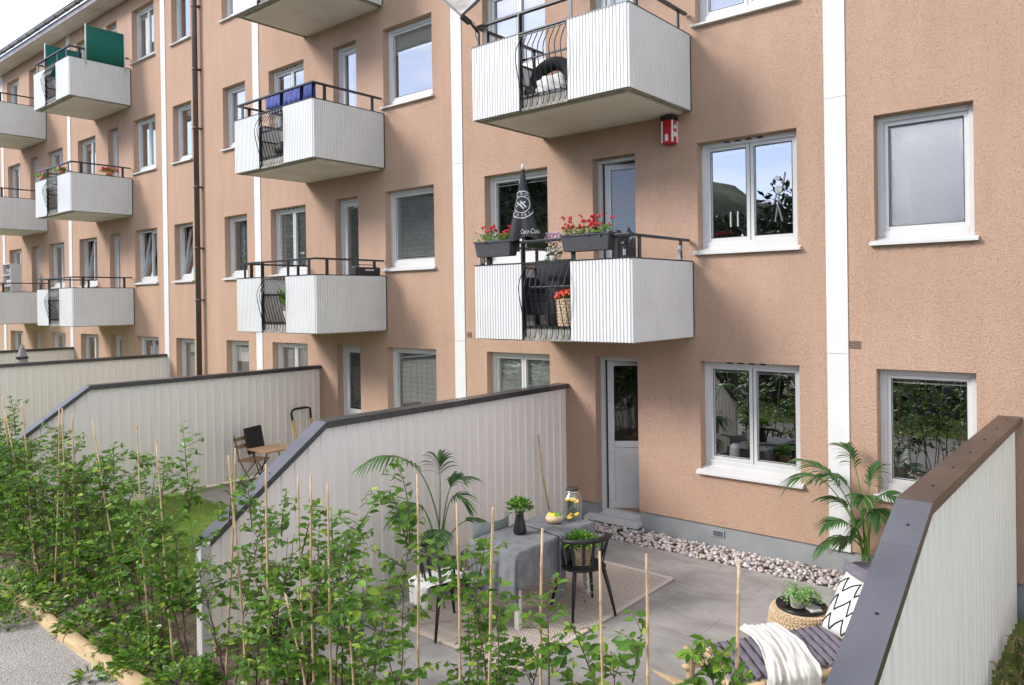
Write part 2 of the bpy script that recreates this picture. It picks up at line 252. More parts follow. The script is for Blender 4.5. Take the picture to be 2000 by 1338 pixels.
def leafmesh(name, P, D, S, material, parent=None, rng=None, wide=1.0, tl=.45, ts=.2, droop=.3, flat=1.0, tmpl=None, faces=None, yel=.06, tb=None):
    """many small separate leaves: P points, D directions, S sizes"""
    rng = rng or np.random.default_rng(1); T = LT if tmpl is None else tmpl; F = LF if faces is None else faces
    P = np.asarray(P, float); D = np.asarray(D, float); S = np.asarray(S, float); n = len(P)
    D = D + np.array([0, 0, -droop]); D /= np.linalg.norm(D, axis=1)[:, None]+1e-9
    U = np.array([0, 0, flat])+rng.normal(0, .45, (n, 3)); Y = np.cross(U, D); Y /= np.linalg.norm(Y, axis=1)[:, None]+1e-9; Z = np.cross(D, Y)
    V = P[:, None, :]+S[:, None, None]*(T[None, :, 0:1]*D[:, None, :]+T[None, :, 1:2]*wide*Y[:, None, :]+T[None, :, 2:3]*Z[:, None, :])
    k = len(T); off = worldloc(parent) if parent is not None else Vector((0, 0, 0)); V = V.reshape(-1, 3)-np.array(off)
    fs = [tuple(i*k+a for a in f) for i in range(n) for f in F]
    t = np.clip(rng.normal(tl, ts, n), 0, .8) if tb is None else np.clip(np.asarray(tb)+rng.normal(0, ts, n), 0, 1)
    y = rng.random(n) < yel; t[y] = rng.uniform(.75, 1, y.sum()); t = np.repeat(t, k)
    me = bpy.data.meshes.new(name); me.from_pydata(V.tolist(), [], fs); me.materials.append(material)
    a = me.attributes.new('tint', 'FLOAT', 'POINT'); a.data.foreach_set('value', t.astype(np.float32)); me.update()
    o = bpy.data.objects.new(name, me); col.objects.link(o)
    if parent is not None: o.parent = parent
    return o

# ============================================================ THE BUILDING
T = [2.234, 4.873, 7.623, 10.373]; OH = 1.31
HS = 10.72
bld = thing('apartment_building', 'four storey terracotta rendered apartment block with white stripes and white balconies', 'apartment building', (-14, 0, 0))
XL, XR = -36.0, 4.0
MOD = [(-4.2, -3.0, -5.72, -5.065, -7.67, -6.48), (-9.95, -8.76, -11.33, -10.67, -13.42, -12.23), (-19.5, -18.3, -21.0, -20.37, -23.0, -21.8), (-25.3, -24.1, -26.75, -26.1, -28.8, -27.65)]
WIN = []   # (x0,x1,z0,z1,kind,module,floor,col)
for fl in range(4):
    t = T[fl]
    WIN.append((-2.205, -1.305, t-OH, t, 'single', 1, fl, 'bath'))
    for i, m in enumerate(MOD):
        WIN.append((m[0], m[1], t-OH, t, 'double', i+1, fl, 'right'))
        WIN.append((m[4], m[5], t-OH, t, 'double', i+1, fl, 'left'))
        WIN.append((m[2], m[3], (.12 if fl == 0 else t-2.205), t, 'door', i+1, fl, 'door'))
    WIN.append((-15.18, -14.29, t-OH, t, 'single', 5, fl, 'stairR')); WIN.append((-17.42, -16.55, t-OH, t, 'single', 5, fl, 'stairL'))
    WIN.append((-31.0, -29.85, t-OH, t, 'double', 6, fl, 'right'))
def wallmesh(mb, xs, zs, holes, y, zlo=None):
    xs = sorted(set(round(a, 4) for a in xs)); zs = sorted(set(round(a, 4) for a in zs))
    idx = {}
    def vi(x, z):
        if (x, z) not in idx: idx[(x, z)] = len(mb.v); mb.v.append((x, y, z)); mb.t.append(.5)
        return idx[(x, z)]
    for a, b_ in zip(xs, xs[1:]):
        for c, d in zip(zs, zs[1:]):
            mx_, mz = (a+b_)/2, (c+d)/2
            if any(h[0] < mx_ < h[1] and h[2] < mz < h[3] for h in holes): continue
            mb.f.append((vi(a, c), vi(b_, c), vi(b_, d), vi(a, d))); mb.m.append(0)
REV = .125; WT = .30
holes = [h[:4] for h in WIN]
mb = MB(); wallmesh(mb, [XL, XR]+[a for h in holes for a in h[:2]], [.27, HS]+[a for h in holes for a in h[2:4] if a > .27], holes, 0)
for x0, x1, z0, z1 in holes:
    z0 = max(z0, .27)
    mb.add([(x0, 0, z0), (x0, WT, z0), (x0, WT, z1), (x0, 0, z1)], [(0, 1, 2, 3)]); mb.add([(x1, 0, z0), (x1, WT, z0), (x1, WT, z1), (x1, 0, z1)], [(0, 3, 2, 1)])
    mb.add([(x0, 0, z1), (x1, 0, z1), (x1, WT, z1), (x0, WT, z1)], [(0, 3, 2, 1)])
    if z0 > .3: mb.add([(x0, 0, z0), (x1, 0, z0), (x1, WT, z0), (x0, WT, z0)], [(0, 1, 2, 3)])
mb.add([(XL, 0, .27), (XL, 11, .27), (XL, 11, HS), (XL, 0, HS)], [(0, 3, 2, 1)]); mb.add([(XR, 0, .27), (XR, 11, .27), (XR, 11, HS), (XR, 0, HS)], [(0, 1, 2, 3)]); mb.add([(XL, 11, .27), (XR, 11, .27), (XR, 11, HS), (XL, 11, HS)], [(0, 1, 2, 3)])
# drip edge of the render above the plinth
for a, b_ in ((XL, -26.75), (-26.1, -21.0), (-20.37, -11.33), (-10.67, -5.72), (-5.065, XR)): mb.add([(a, 0, .27), (b_, 0, .27), (b_, .03, .27), (a, .03, .27)], [(0, 1, 2, 3)])
mb.build('wall', M['stucco'], bld)
mb = MB(); dh = [h for h in holes if h[2] < .3]
wallmesh(mb, [XL, XR]+[a for h in dh for a in h[:2]], [-.3, .12, .275], dh, .028)
for x0, x1, z0, z1 in dh:
    for x in (x0, x1): mb.add([(x, .028, z0), (x, WT, z0), (x, WT, .27), (x, .028, .27)], [(0, 1, 2, 3)])
mb.add([(XL, .02, -.3), (XL, 11, -.3), (XL, 11, .27), (XL, .02, .27)], [(0, 3, 2, 1)]); mb.add([(XR, .02, -.3), (XR, 11, -.3), (XR, 11, .27), (XR, .02, .27)], [(0, 1, 2, 3)])
mb.build('plinth', M['plinth'], bld)
# rooms behind the windows
mb = MB()
for h in WIN:
    x0, x1, z0, z1 = h[0]-.25, h[1]+.3, h[2]-.2, h[3]+.15; y0, y1 = WT+.002, 2.6
    if h[4] == 'door': x0 += .1; x1 -= .1; z0 = h[2]+.02
    vs = [(x, y, z) for x in (x0, x1) for y in (y0, y1) for z in (z0, z1)]
    mb.add(vs, [(0, 1, 3, 2), (4, 6, 7, 5), (0, 4, 6, 2), (1, 3, 7, 5), (2, 6, 7, 3)])
mb.build('room_shell', M['dark'], bld)
for x in (-2.587, -8.215, -13.87, -17.845, -23.60, -29.28, 2.6):
    sb_ = MB(); zj = [.26, 2.38, 5.13, 7.88, HS]
    for za, zb_ in zip(zj, zj[1:]): sb_.box(x-.11, x+.11, -.014, -.001, za+.002, zb_-.002)
    sb_.build('white_stripe', M['stripe'], bld)
# roof with boarded soffit, fascia, gutter
rf = MB(); rf.add([(XL-.3, -.52, 10.86), (XR+.3, -.52, 10.86), (XR+.3, 5.5, 13.6), (XL-.3, 5.5, 13.6), (XL-.3, 11.5, 10.86), (XR+.3, 11.5, 10.86)], [(0, 1, 2, 3), (3, 2, 5, 4)])
for x in (XL, XR): rf.add([(x, 0, HS), (x, 11, HS), (x, 5.5, 13.55)], [(0, 1, 2)])
rf = rf.build('roof', M['roof'], bld)
sf = MB()
for i in range(4): sf.box(XL, XR, -.495+i*.124, -.376+i*.124, HS+.002*(i % 2), HS+.02)
sf.build('soffit', M['soffit'], rf)
MB().box(XL, XR, -.515, -.497, HS-.02, 10.86).build('fascia', M['gutter'], rf)
g = MB(); n = 10
prof = [(-.585+.065*math.cos(math.pi+math.pi*k/n), 10.93+.065*math.sin(math.pi+math.pi*k/n)) for k in range(n+1)]
g.add([(x, p[0], p[1]) for x in (XL, XR) for p in prof], [(k, k+1, n+2+k, n+1+k) for k in range(n)])
g.tube([(XL, -.655, 10.935), (XR, -.655, 10.935)], .009, 6)
g.build('gutter', M['gutter'], rf, smooth=True, solid=.004)
x = XL+.3
while x < XR:
    g = MB(); g.tube([(x, -.585+.07*math.cos(math.pi+math.pi*k/8), 10.93+.072*math.sin(math.pi+math.pi*k/8)) for k in range(9)], .007, 5); x += .72
    g.build('gutter_bracket', M['black'], rf)
# downpipe
g = MB(); g.tube([(-16.13, -.56, 10.9), (-16.13, -.5, 10.62), (-16.13, -.16, 10.35), (-16.13, -.115, 10.1), (-16.13, -.115, .1)], .058, 14)
for z in (1.2, 3.1, 4.25, 5.6, 6.9, 8.2, 9.6): g.lathe((-16.13, -.115, z), [(.058, -.03), (.07, -.02), (.07, .02), (.058, .03)], 14); g.box(-16.15, -16.05, -.06, 0, z-.015, z+.015)
g.build('downpipe', M['pipe'], bld, smooth=True)

# ---------------------------------------------------------------- windows
def ringbox(mb, x0, x1, y0, y1, z0, z1, t, tb=None, mi=0):
    tb = t if tb is None else tb
    mb.box(x0, x0+t, y0, y1, z0, z1, mi); mb.box(x1-t, x1, y0, y1, z0, z1, mi)
    mb.box(x0+t, x1-t, y0, y1, z1-t, z1, mi); mb.box(x0+t, x1-t, y0, y1, z0, z0+tb, mi)
def blind(x0, x1, z1, z0, parent, y=.215, tilt=38, tone='blind'):
    mb = MB(); mb.box(x0, x1, y-.014, y+.014, z1-.03, z1); z = z1-.045; c, s = math.cos(R(tilt))*.0125, math.sin(R(tilt))*.0125; i = 0
    while z > z0+.02:
        j = .002*math.sin(i*1.7); mb.add([(x0, y-c, z+s+j), (x1, y-c, z+s+j), (x1, y+c, z-s+j), (x0, y+c, z-s+j)], [(0, 1, 2, 3)]); z -= .0225; i += 1
    mb.box(x0, x1, y-.012, y+.012, z0, z0+.014); return mb.build('blind', M[tone], parent)
def curtain(x0, x1, z0, z1, parent, y=.30, amp=.02, fr=70):
    n = max(6, int((x1-x0)/.012)); pts = [(x0+(x1-x0)*i/n, y+amp*math.sin(i*.55)+amp*.5*math.sin(i*.21+1), z) for z in (z0, z1) for i in range(n+1)]
    return MB().grid(pts, n+1, 2).build('curtain', M['curtain'], parent, smooth=True)
BL = {  # (module, floor, column): how far down the blind hangs (0..1)
 (1, 0, 'right'): .05, (1, 0, 'bath'): .06, (1, 0, 'left'): 1, (1, 1, 'right'): .05, (1, 1, 'left'): .06, (1, 2, 'left'): 1, (1, 2, 'right'): 1,
 (2, 0, 'right'): 1, (2, 0, 'left'): 1, (2, 1, 'right'): 1, (2, 1, 'left'): 1, (2, 2, 'right'): .3, (2, 2, 'left'): .06, (5, 0, 'stairR'): .3, (5, 0, 'stairL'): 1,
 (3, 0, 'right'): .0, (3, 0, 'left'): .1, (3, 2, 'left'): .15, (3, 3, 'right'): .12, (4, 0, 'right'): .5, (4, 2, 'left'): .2, (3, 1, 'right'): 0}
CU = {(5, 0, 'stairR'): (.45, 1), (3, 0, 'right'): (0, .55), (3, 3, 'right'): (0, .5), (3, 2, 'right'): (.4, 1), (3, 0, 'left'): (.3, 1), (2, 2, 'left'): (0, .25), (4, 0, 'left'): (0, 1), (4, 0, 'right'): (.2, 1), (5, 2, 'stairL'): (.5, 1), (5, 3, 'stairL'): (.4, 1), (4, 1, 'right'): (.5, 1), (3, 1, 'right'): (.3, 1), (4, 2, 'right'): (0, 1), (5, 1, 'stairR'): (0, .4)}
TILT = {(3, 1, 'left'), (3, 1, 'right'), (5, 1, 'stairL')}
Y0, Y1 = REV, REV+.07
for x0, x1, z0, z1, kind, mo, fl, cn in WIN:
    key = (mo, fl, cn)
    if kind == 'door':
        f = MB(); ft = .055
        ringbox(f, x0, x1, Y0, Y1+.03, z0, z1, ft, .05); wi = f.build('balcony_door', M['white'], bld, bevel=.004)
        a0, a1, b0, b1 = x0+ft, x1-ft, z0+.05, z1-ft
        if fl == 0:
            s = MB(); s.add([(x0-.14, -.10, z0-.062), (x1+.02, -.10, z0-.062), (x1+.02, -.10, z0-.022), (x0-.14, -.10, z0-.022), (x0-.14, .14, z0+.01), (x1+.02, .14, z0+.01), (x0-.14, .14, z0-.06), (x1+.02, .14, z0-.06)],
                                 [(0, 1, 2, 3), (3, 2, 5, 4), (0, 3, 4, 6), (1, 7, 5, 2), (0, 6, 7, 1)]); s.build('threshold', M['white'], wi)
        opened = {(1, 0): 33, (1, 1): 16}.get((mo, fl), 0)
        lw = a1-a0; pf = .085; mid = b0+(b1-b0)*.43 if fl == 0 else b0+(b1-b0)*.30
        leaf = thing('door_leaf', None, None, (0, 0, 0)); leaf.parent = wi; leaf.location = Vector((a0+(.012 if opened else 0), Y0+(.07 if opened else .03), 0))-worldloc(wi)
        leaf.rotation_euler = (0, 0, R(opened))
        if opened: MB().box(a0+.0005, a0+.010, Y0+.045, Y0+.16, b0, b1).build('gap_shade', M['black'], wi)  # shade of the gap beside the open leaf, put in as a black strip
        if fl == 0 and mo == 1: MB().box(x0-.1, x1+.3, Y0+.11, 2.0, z0+.03, z0+.052).build('inner_floor', M['wood'], wi)
        d = MB(); ringbox(d, 0, lw, 0, .05, b0, b1, pf, .1); d.box(pf, lw-pf, 0, .05, mid-.04, mid+.04); d.box(pf, lw-pf, .012, .038, b0+.1, mid-.04)
        dl = d.build('leaf_panel', M['white'], None, bevel=.003)
        # the leaf itself is the mesh: swap it for the pivot so the depth stays thing > part > sub-part
        dl.name = 'door_leaf'; dl.parent = wi; dl.location = leaf.location; dl.rotation_euler = leaf.rotation_euler; bpy.data.objects.remove(leaf)
        def turn(mb_, nm, mt, **k):
            o_ = mb_.build(nm, mt, None, **k); o_.parent = wi; o_.location = dl.location; o_.rotation_euler = dl.rotation_euler; return o_
        turn(MB().box(pf, lw-pf, .022, .028, mid+.04, b1-pf), 'pane', M['glass_low'] if fl == 0 or opened else M['glass'])
        if fl == 0 and mo == 1:
            h = MB(); h.tube([(lw-.075, -.002, 1.08), (lw-.075, -.05, 1.10), (lw-.075, -.055, 1.2), (lw-.075, -.055, 1.33), (lw-.075, -.05, 1.42), (lw-.075, -.002, 1.44)], .012, 8); turn(h, 'handle', M['white'])
            for u in (.25, .9, 1.6): turn(MB().box(.012, .028, -.004, 0, u, u+.03), 'hinge', M['steel'])
        else:
            bb = MB(); z = b1-pf-.02
            while z > mid+.06: bb.add([(pf+.005, .035, z+.008), (lw-pf-.005, .035, z+.008), (lw-pf-.005, .053, z-.008), (pf+.005, .053, z-.008)], [(0, 1, 2, 3)]); z -= .0225
            if (mo, fl) not in ((2, 2), (3, 3), (4, 3), (3, 2)): turn(bb, 'blind', M['blind'])
            else: curtain(a0, a0+.35*lw, b0, b1, wi, .26)
        continue
    f = MB(); ft = .062
    ringbox(f, x0, x1, Y0, Y1+.02, z0+.045, z1, ft, .06)
    f.box(x0, x1, Y0-.001, Y0+.09, z0, z0+.046)
    if kind == 'double' and cn == 'right' or cn == 'left':
        pass
    wi = f.build('window', M['white'], bld, bevel=.004)
    a0, a1, b0, b1 = x0+ft, x1-ft, z0+.105, z1-ft
    halves = [(a0, a1)] if kind == 'single' or (mo == 2 and cn == 'right') else [(a0, (a0+a1)/2-.004), ((a0+a1)/2+.004, a1)]
    st = .047
    for q, (h0, h1) in enumerate(halves):
        tl = key in TILT and q == 0
        sash = MB()
        ringbox(sash, h0, h1, -.02, .035, 0, b1-b0, st, .055)
        so_ = sash.build('sash', M['white'], None, bevel=.003); so_.parent = wi
        go = MB().box(h0+st, h1-st, .005, .011, .055, b1-b0-st).build('pane', M['frost'] if key == (1, 1, 'bath') else M['glass'], None); go.parent = wi
        loc = Vector((0, Y0+.045, b0))-worldloc(wi)
        gk = MB(); ringbox(gk, h0-.0035, h1+.0035, -.018, .03, -.0035, b1-b0+.0035, .0032); ringbox(gk, h0+st-.006, h1-st+.006, -.0215, -.0195, .055-.006, b1-b0-st+.006, .0075)
        gk = gk.build('gasket', M['black'], None); gk.parent = wi
        for o_ in (so_, go, gk): o_.location = loc; o_.rotation_euler = (R(-9) if tl else 0, 0, 0)
    # sheet-metal sill
    e = .04; s = MB(); zf = z0-.046
    s.add([(x0-e, -.065, zf), (x1+e, -.065, zf), (x1+e, -.065, zf+.022), (x0-e, -.065, zf+.022), (x0-e, -.001, zf+.05), (x1+e, -.001, zf+.05), (x0-e, -.001, zf), (x1+e, -.001, zf)], [(0, 1, 2, 3), (3, 2, 5, 4), (0, 3, 4, 6), (1, 7, 5, 2), (0, 6, 7, 1)])
    s.add([(x0, -.002, zf+.05), (x1, -.002, zf+.05), (x1, Y0, zf+.085), (x0, Y0, zf+.085)], [(0, 1, 2, 3)])
    s.build('sill', M['white'], wi)
    if cn == 'right' and mo in (1, 3) and fl in (0, 1, 2) or (cn == 'left' and mo == 2):
        v = MB()
        for k in range(4):
            cx = x0+.33+k*.135; v.add([(cx-.045, Y0-.002, z1-.028), (cx+.045, Y0-.002, z1-.028), (cx+.03, Y0-.002, z1-.012), (cx, Y0-.002, z1-.007), (cx-.03, Y0-.002, z1-.012)], [(0, 1, 2, 3, 4)])
        v.build('trickle_vent', M['black'], wi)
    b = BL.get(key, None)
    rs = sum(ord(c) for c in cn)+mo*7+fl*3
    if b is None and key != (1, 1, 'bath') and key not in CU: b = (.0, .35, 1, .15)[rs % 4]
    if b:
        for h0, h1 in halves:
            if key == (5, 0, 'stairR'): MB().box(h0+st, h1-st, .2, .21, b1-.05-(b1-b0)*b, b1-.05).build('roller_blind', M['blind'], wi)
            elif key in TILT: pass
            else: blind(h0+.035, h1-.035, b1-.03, b1-.03-(b1-b0-.09)*b, wi, tilt=(60 if b < .99 else 48+(rs % 3)*8))
    if key in CU: c0, c1 = CU[key]; curtain(a0+(a1-a0)*c0, a0+(a1-a0)*c1, z0+.1, z1-.06, wi)
# white things seen in the ground-floor window and stickers on the window above
vz = MB(); vz.lathe((-4.02+.12, .30, T[0]-OH+.075), [(.001, 0), (.055, .0), (.062, .03), (.062, .15), (.05, .2), (.03, .225), (.001, .23)], 24)
vz.build('ribbed_vase', M['ceram'], None, smooth=True)
vz_o = col.objects[-1]; tag(vz_o, 'white ribbed ceramic vase standing inside the ground floor window by the patio', 'vase')
MB().box(-4.14, -3.06, .205, .42, T[0]-OH+.045, T[0]-OH+.075).build('inner_sill', M['white'], bld)
st = MB(); zz = T[1]-OH
for xx in (-3.86, -3.77): st.box(xx, xx+.016, .158, .160, zz+.28, zz+.46)
st.build('window_sticker', M['ink'], bld)
st = MB(); xx = -3.28
def disc(mb, x, z, r, y=.158): mb.add([(x+r*math.cos(k*.628), y, z+r*math.sin(k*.628)) for k in range(10)], [tuple(range(10))])
disc(st, xx, zz+.80, .03); disc(st, xx+.01, zz+.67, .045)
for a, b_ in (((xx+.05, zz+.68), (xx+.085, zz+.86)), ((xx+.01, zz+.65), (xx+.0, zz+.48)), ((xx, zz+.5), (xx-.035, zz+.30)), ((xx, zz+.5), (xx+.05, zz+.30)), ((xx-.02, zz+.62), (xx-.05, zz+.5)), ((xx, zz+.58), (xx+.04, zz+.5))):
    st.bar((a[0], .158, a[1]), (b_[0], .158, b_[1]), .022, .002)
st.build('window_sticker', M['ink'], bld)
# kitchen-like dark furniture hints behind the right ground floor window
kb = MB(); kb.box(-1.5, -.9, 1.4, 1.9, 1.0, 1.5); kb.box(-2.4, -1.6, 2.2, 2.5, .9, 2.3)
kb.build('cupboard', M['dark'], bld)
# facade vents
def vent(x0, x1, z0, z1, y, n, mt=None):
    v = MB()
    for k in range(n): zc = z0+(z1-z0)*(k+.5)/n; v.box(x0, x1, y-.004, y+.01, zc-(z1-z0)/n*.22, zc+(z1-z0)/n*.22)
    v.build('vent_grille', mt or M['black'], bld)
vent(-2.472, -2.35, 2.435, 2.52, -.001, 4); vent(-8.07, -7.97, 2.435, 2.52, -.001, 4); 
v = MB().box(-4.075, -3.92, .012, .03, .135, .215).build('vent_plate', M['signal'], bld); vent(-4.06, -3.935, .145, .205, .009, 3)
vent(-13.75, -13.65, 2.435, 2.52, -.001, 4)

# ---------------------------------------------------------------- balconies
def corr(mb, p0, p1, z0, z1, nrm, pitch=.042, d=.013):
    p0 = Vector(p0); p1 = Vector(p1); Ln = (p1-p0).length; n = max(2, int(Ln/pitch)); u = (p1-p0)/n; nv = Vector(nrm); pts = []
    for i in range(n):
        for fr, o_ in ((0, 0), (.10, d), (.72, d), (.82, 0)): pts.append(p0+u*(i+fr)+nv*o_)
    pts.append(p1); k = len(pts)
    mb.add([(p.x, p.y, z) for z in (z0, z1) for p in pts], [(i, i+1, k+i+1, k+i) for i in range(k-1)])
BALC = []
def balcony(xr, zb, side='b'):
    xl = xr-2.271; yf = -1.43; zt = zb+.916; gl, gr_ = xr-1.506, xr-.793
    s = MB(); s.box(xl+.03, xr-.03, yf+.03, -.002, zb+.012, zb+.15)
    s.box(xl+.006, xr-.006, yf+.006, yf+.03, zb+.0, zb+.03); s.box(xr-.03, xr-.006, yf+.03, -.002, zb, zb+.03); s.box(xl+.006, xl+.03, yf+.03, -.002, zb, zb+.03)
    b = s.build('balcony', M['concrete'], bld)
    MB().box(xl+.12, xr-.1, yf+.13, -.003, zb-.012, zb+.011).build('soffit', M['soffit'], b)
    for a, c in ((xl, gl), (gr_, xr)):
        p = MB(); corr(p, (a, yf, 0), (c, yf, 0), zb+.008, zt, (0, -1, 0)); p.build('front_panel', M['panel'], b, solid=.004)
    for x, nv in ((xl, -1), (xr, 1)):
        p = MB(); corr(p, (x, yf, 0), (x, -.015, 0), zb+.008, zt, (nv, 0, 0)); p.build('side_panel', M['panel'], b, solid=.004)
    t = MB(); t.box(xl-.012, xr+.014, yf-.016, yf+.022, zt, zt+.016); t.box(xl-.012, xl+.02, yf+.022, -.01, zt, zt+.016); t.box(xr-.02, xr+.014, yf+.022, -.01, zt, zt+.016)
    t.box(xr+.011, xr+.017, -.02, -.004, zb+.01, zt-.002)
    t.build('top_trim', M['black'], b)
    zr = zb+1.165; h = MB()
    h.box(xl+.02, xr-.01, yf+.0, yf+.055, zr, zr+.03); h.box(xl+.02, xl+.07, yf+.055, -.03, zr, zr+.03); h.box(xr-.06, xr-.01, yf+.055, -.03, zr, zr+.03)
    h.box(xl+.07, xr-.06, yf+.07, yf+.09, zb+.62, zb+.645)
    h.box(xr-.09, xr-.07, yf+.09, -.03, zb+.62, zb+.645); h.box(xl+.06, xl+.08, yf+.09, -.03, zb+.62, zb+.645)
    h.build('handrail', M['black'], b, bevel=.004)
    for x in (xl+.2, gl-.005, gr_+.02, xr-.2): MB().box(x-.027, x+.027, yf+.018, yf+.034, zb+.05, zr).build('rail_post', M['black'], b)
    for y in (yf+.25, -.22):
        for x in (xl+.035, xr-.04): MB().box(x-.008, x+.008, y-.027, y+.027, zb+.05, zr).build('rail_post', M['black'], b)
    g = MB(); prof = [(0, .90), (.012, .86), (.05, .80), (.095, .72), (.118, .64), (.11, .55), (.075, .40), (.035, .25), (.008, .16), (0, .12), (.012, .06), (.035, .02)]
    for k in range(9): x = gl+.03+(gr_-gl-.05)*k/8; g.tube([(x, yf-.0-o_, zb+z) for o_, z in prof], .0062, 5)
    g.box(gl, gr_, yf-.004, yf+.012, zb+.89, zb+.905); g.box(gl, gr_, yf-.0, yf+.02, zb+.155, zb+.175); g.box(gl-.014, gl+.008, yf-.012, yf+.012, zb+.0, zr-.002); g.box(gr_-.01, gr_+.006, yf-.006, yf+.01, zb+.0, zt)
    g.build('bowed_grille', M['black'], b)
    MB().box(xl+.04, xr-.04, yf+.04, -.01, zb+.15, zb+.156).build('floor', M['concrete'], b)
    BALC.append((xl, xr, zb)); return b
ZB = [None, 2.519, 5.269, 8.019]
for xr in (-4.277, -9.945, -19.584, -25.33):
    for fl in (1, 2, 3): balcony(xr, ZB[fl])

# ============================================================ SETTING
def sheet(name, x0, x1, y0, y1, z, m, kind='structure', t=.0):
    mb = MB(); mb.add([(x0, y0, z), (x1, y0, z), (x1, y1, z), (x0, y1, z)], [(0, 1, 2, 3)]) if not t else mb.box(x0, x1, y0, y1, z-t, z)
    return tag(mb.build(name, m), kind=kind)
sheet('ground', -260, 260, -260, 260, -.12, M['grassbase'])
mb = MB(); nx, ny = 160, 26; rg = random.Random(4)
def gz(x, y): return -.035+.012*math.sin(x*2.3)*math.cos(y*3.1)+.01*math.sin(x*7+y*5)
pts = [(-34+ (38*i/nx), -5.72+5.7*j/ny, gz(-34+38*i/nx, -5.72+5.7*j/ny)) for j in range(ny+1) for i in range(nx+1)]
tag(MB().grid(pts, nx+1, ny+1).build('lawn', M['grassbase'], smooth=True), kind='structure')
mb = MB(); nx, ny = 200, 10; pts = []
for j in range(ny+1):
    for i in range(nx+1):
        x = -16+17*i/nx; y = -5.72+1.0*j/ny; pts.append((x, y, -.012+.018*math.sin(x*9+j)*math.sin(x*3.7)+.012*rg.random()-(.03 if j in (0, ny) else 0)))
tag(mb.grid(pts, nx+1, ny+1).build('planting_bed', M['soil'], smooth=True), kind='structure')
sheet('patio', -6.14, -1.13, -4.62, -.44, 0.0, M['paver'], t=.1)
sheet('neighbour_patio', -12.6, -10.3, -2.6, -.3, -.008, M['slab'], t=.08)
sheet('gravel_path', -60, 8, -9.4, -5.86, -.06, M['gravel'])
sheet('gravel_strip', -6.14, -1.13, -.44, .03, -.03, M['rock'])
# pebbles along the wall
ps = MB(); rg = random.Random(11)
def pebble(x, y, z, s, t):
    mb_ = []; a = rg.uniform(0, 6.28); sx, sy, sz = s*rg.uniform(.8, 1.3), s*rg.uniform(.6, .95), s*rg.uniform(.45, .75); tx = rg.uniform(-.4, .4); ty = rg.uniform(-.4, .4)
    Rm = Matrix.Rotation(a, 3, 'Z') @ Matrix.Rotation(tx, 3, 'X') @ Matrix.Rotation(ty, 3, 'Y'); n, k = 8, 5; vs = []
    for i in range(k+1):
        th = math.pi*i/k
        for j in range(n): ph = 6.283*j/n; e = .9; vs.append(Vector((x, y, z))+Rm @ Vector((sx*math.sin(th)**e*math.cos(ph), sy*math.sin(th)**e*math.sin(ph), sz*math.cos(th))))
    ps.add(vs, [(i*n+j, i*n+(j+1) % n, (i+1)*n+(j+1) % n, (i+1)*n+j) for i in range(k) for j in range(n)], 0, t)
x = -6.12
while x < -1.15:
    for _ in range(12):
        y = rg.uniform(-.47, .0); pebble(x+rg.uniform(-.03, .03), y, rg.uniform(-.01, .035)+.02*(1-abs(y+.22)/.25), rg.uniform(.018, .037), rg.random())
    x += .042
tag(ps.build('pebbles', M['rock'], smooth=True, tint=True), kind='stuff')
# grass: lawn blades in the gardens to the left of the patio
def grasspatch(name, areas, dens, h, m, seed, avoid=()):
    rng = np.random.default_rng(seed); P = []
    for x0, x1, y0, y1 in areas: n = int((x1-x0)*(y1-y0)*dens); P.append(np.stack([rng.uniform(x0, x1, n), rng.uniform(y0, y1, n), np.full(n, -.04)], 1))
    P = np.concatenate(P)
    for a in avoid: P = P[~((P[:, 0] > a[0]) & (P[:, 0] < a[1]) & (P[:, 1] > a[2]) & (P[:, 1] < a[3]))]
    n = len(P); D = np.stack([rng.normal(0, .45, n), rng.normal(0, .45, n), np.ones(n)], 1)
    o = leafmesh(name, P, D, rng.uniform(h*.6, h*1.3, n), m, None, rng, wide=.28, droop=0, yel=.1, flat=.2, tmpl=np.array([(0, -.2, 0), (0, .2, 0), (.6, .1, .05), (.6, -.1, .05), (1, 0, .25)]), faces=[(0, 1, 2, 3), (3, 2, 4)])
    return tag(o, kind='stuff')
grasspatch('grass', [(-11.8, -6.3, -4.8, -.2), (-17.8, -12.6, -4.8, -2), (-12.6, -6.4, -5.7, -4.8)], 1500, .055, M['grass'], 5, [(-12.6, -10.3, -2.6, -.3)])
grasspatch('wall_foot_grass', [(-6.14, -6.03, -4.9, -.8), (-11.8, -11.66, -4.2, -.4)], 3500, .07, M['grass'], 6)
grasspatch('bed_weeds', [(-6.2, -1.2, -5.7, -4.7), (-8.5, -6.2, -5.75, -5.5)], 260, .06, M['grass'], 7)
# hillside and woodland across the path (seen in the window panes)
mb = MB(); nx, ny = 150, 14; pts = []; rg = random.Random(8)
def hh(x): return 5.2+9.5/(1+math.exp((x+28)/2.6))+1.0*math.sin(x*.31)+.6*math.sin(x*.83+1)-2.2/(1+math.exp((x+60)/4))
for j in range(ny+1):
    for i in range(nx+1):
        x = -150+220*i/nx; u = j/ny; y = -13-60*u
        pts.append((x, y, -.12+max(0, hh(x))*math.sin(min(1, u*2.2)*math.pi/2)**1.3+rg.uniform(-.3, .3)*(u > .05)))
tag(mb.grid(pts, nx+1, ny+1).build('hillside', M['hill'], smooth=True), kind='structure')
rng = np.random.default_rng(3); A = np.array(pts); A = A[(A[:, 0] > -75) & (A[:, 0] < 12) & (A[:, 1] > -44)]; B_ = A[(A[:, 1] < -36) & (A[:, 1] > -43)]
c = np.concatenate([A[rng.integers(0, len(A), 1100)], B_[rng.integers(0, len(B_), 420)]])+rng.normal(0, .8, (1520, 3))*np.array([1, 1, .2]); nc = 1520
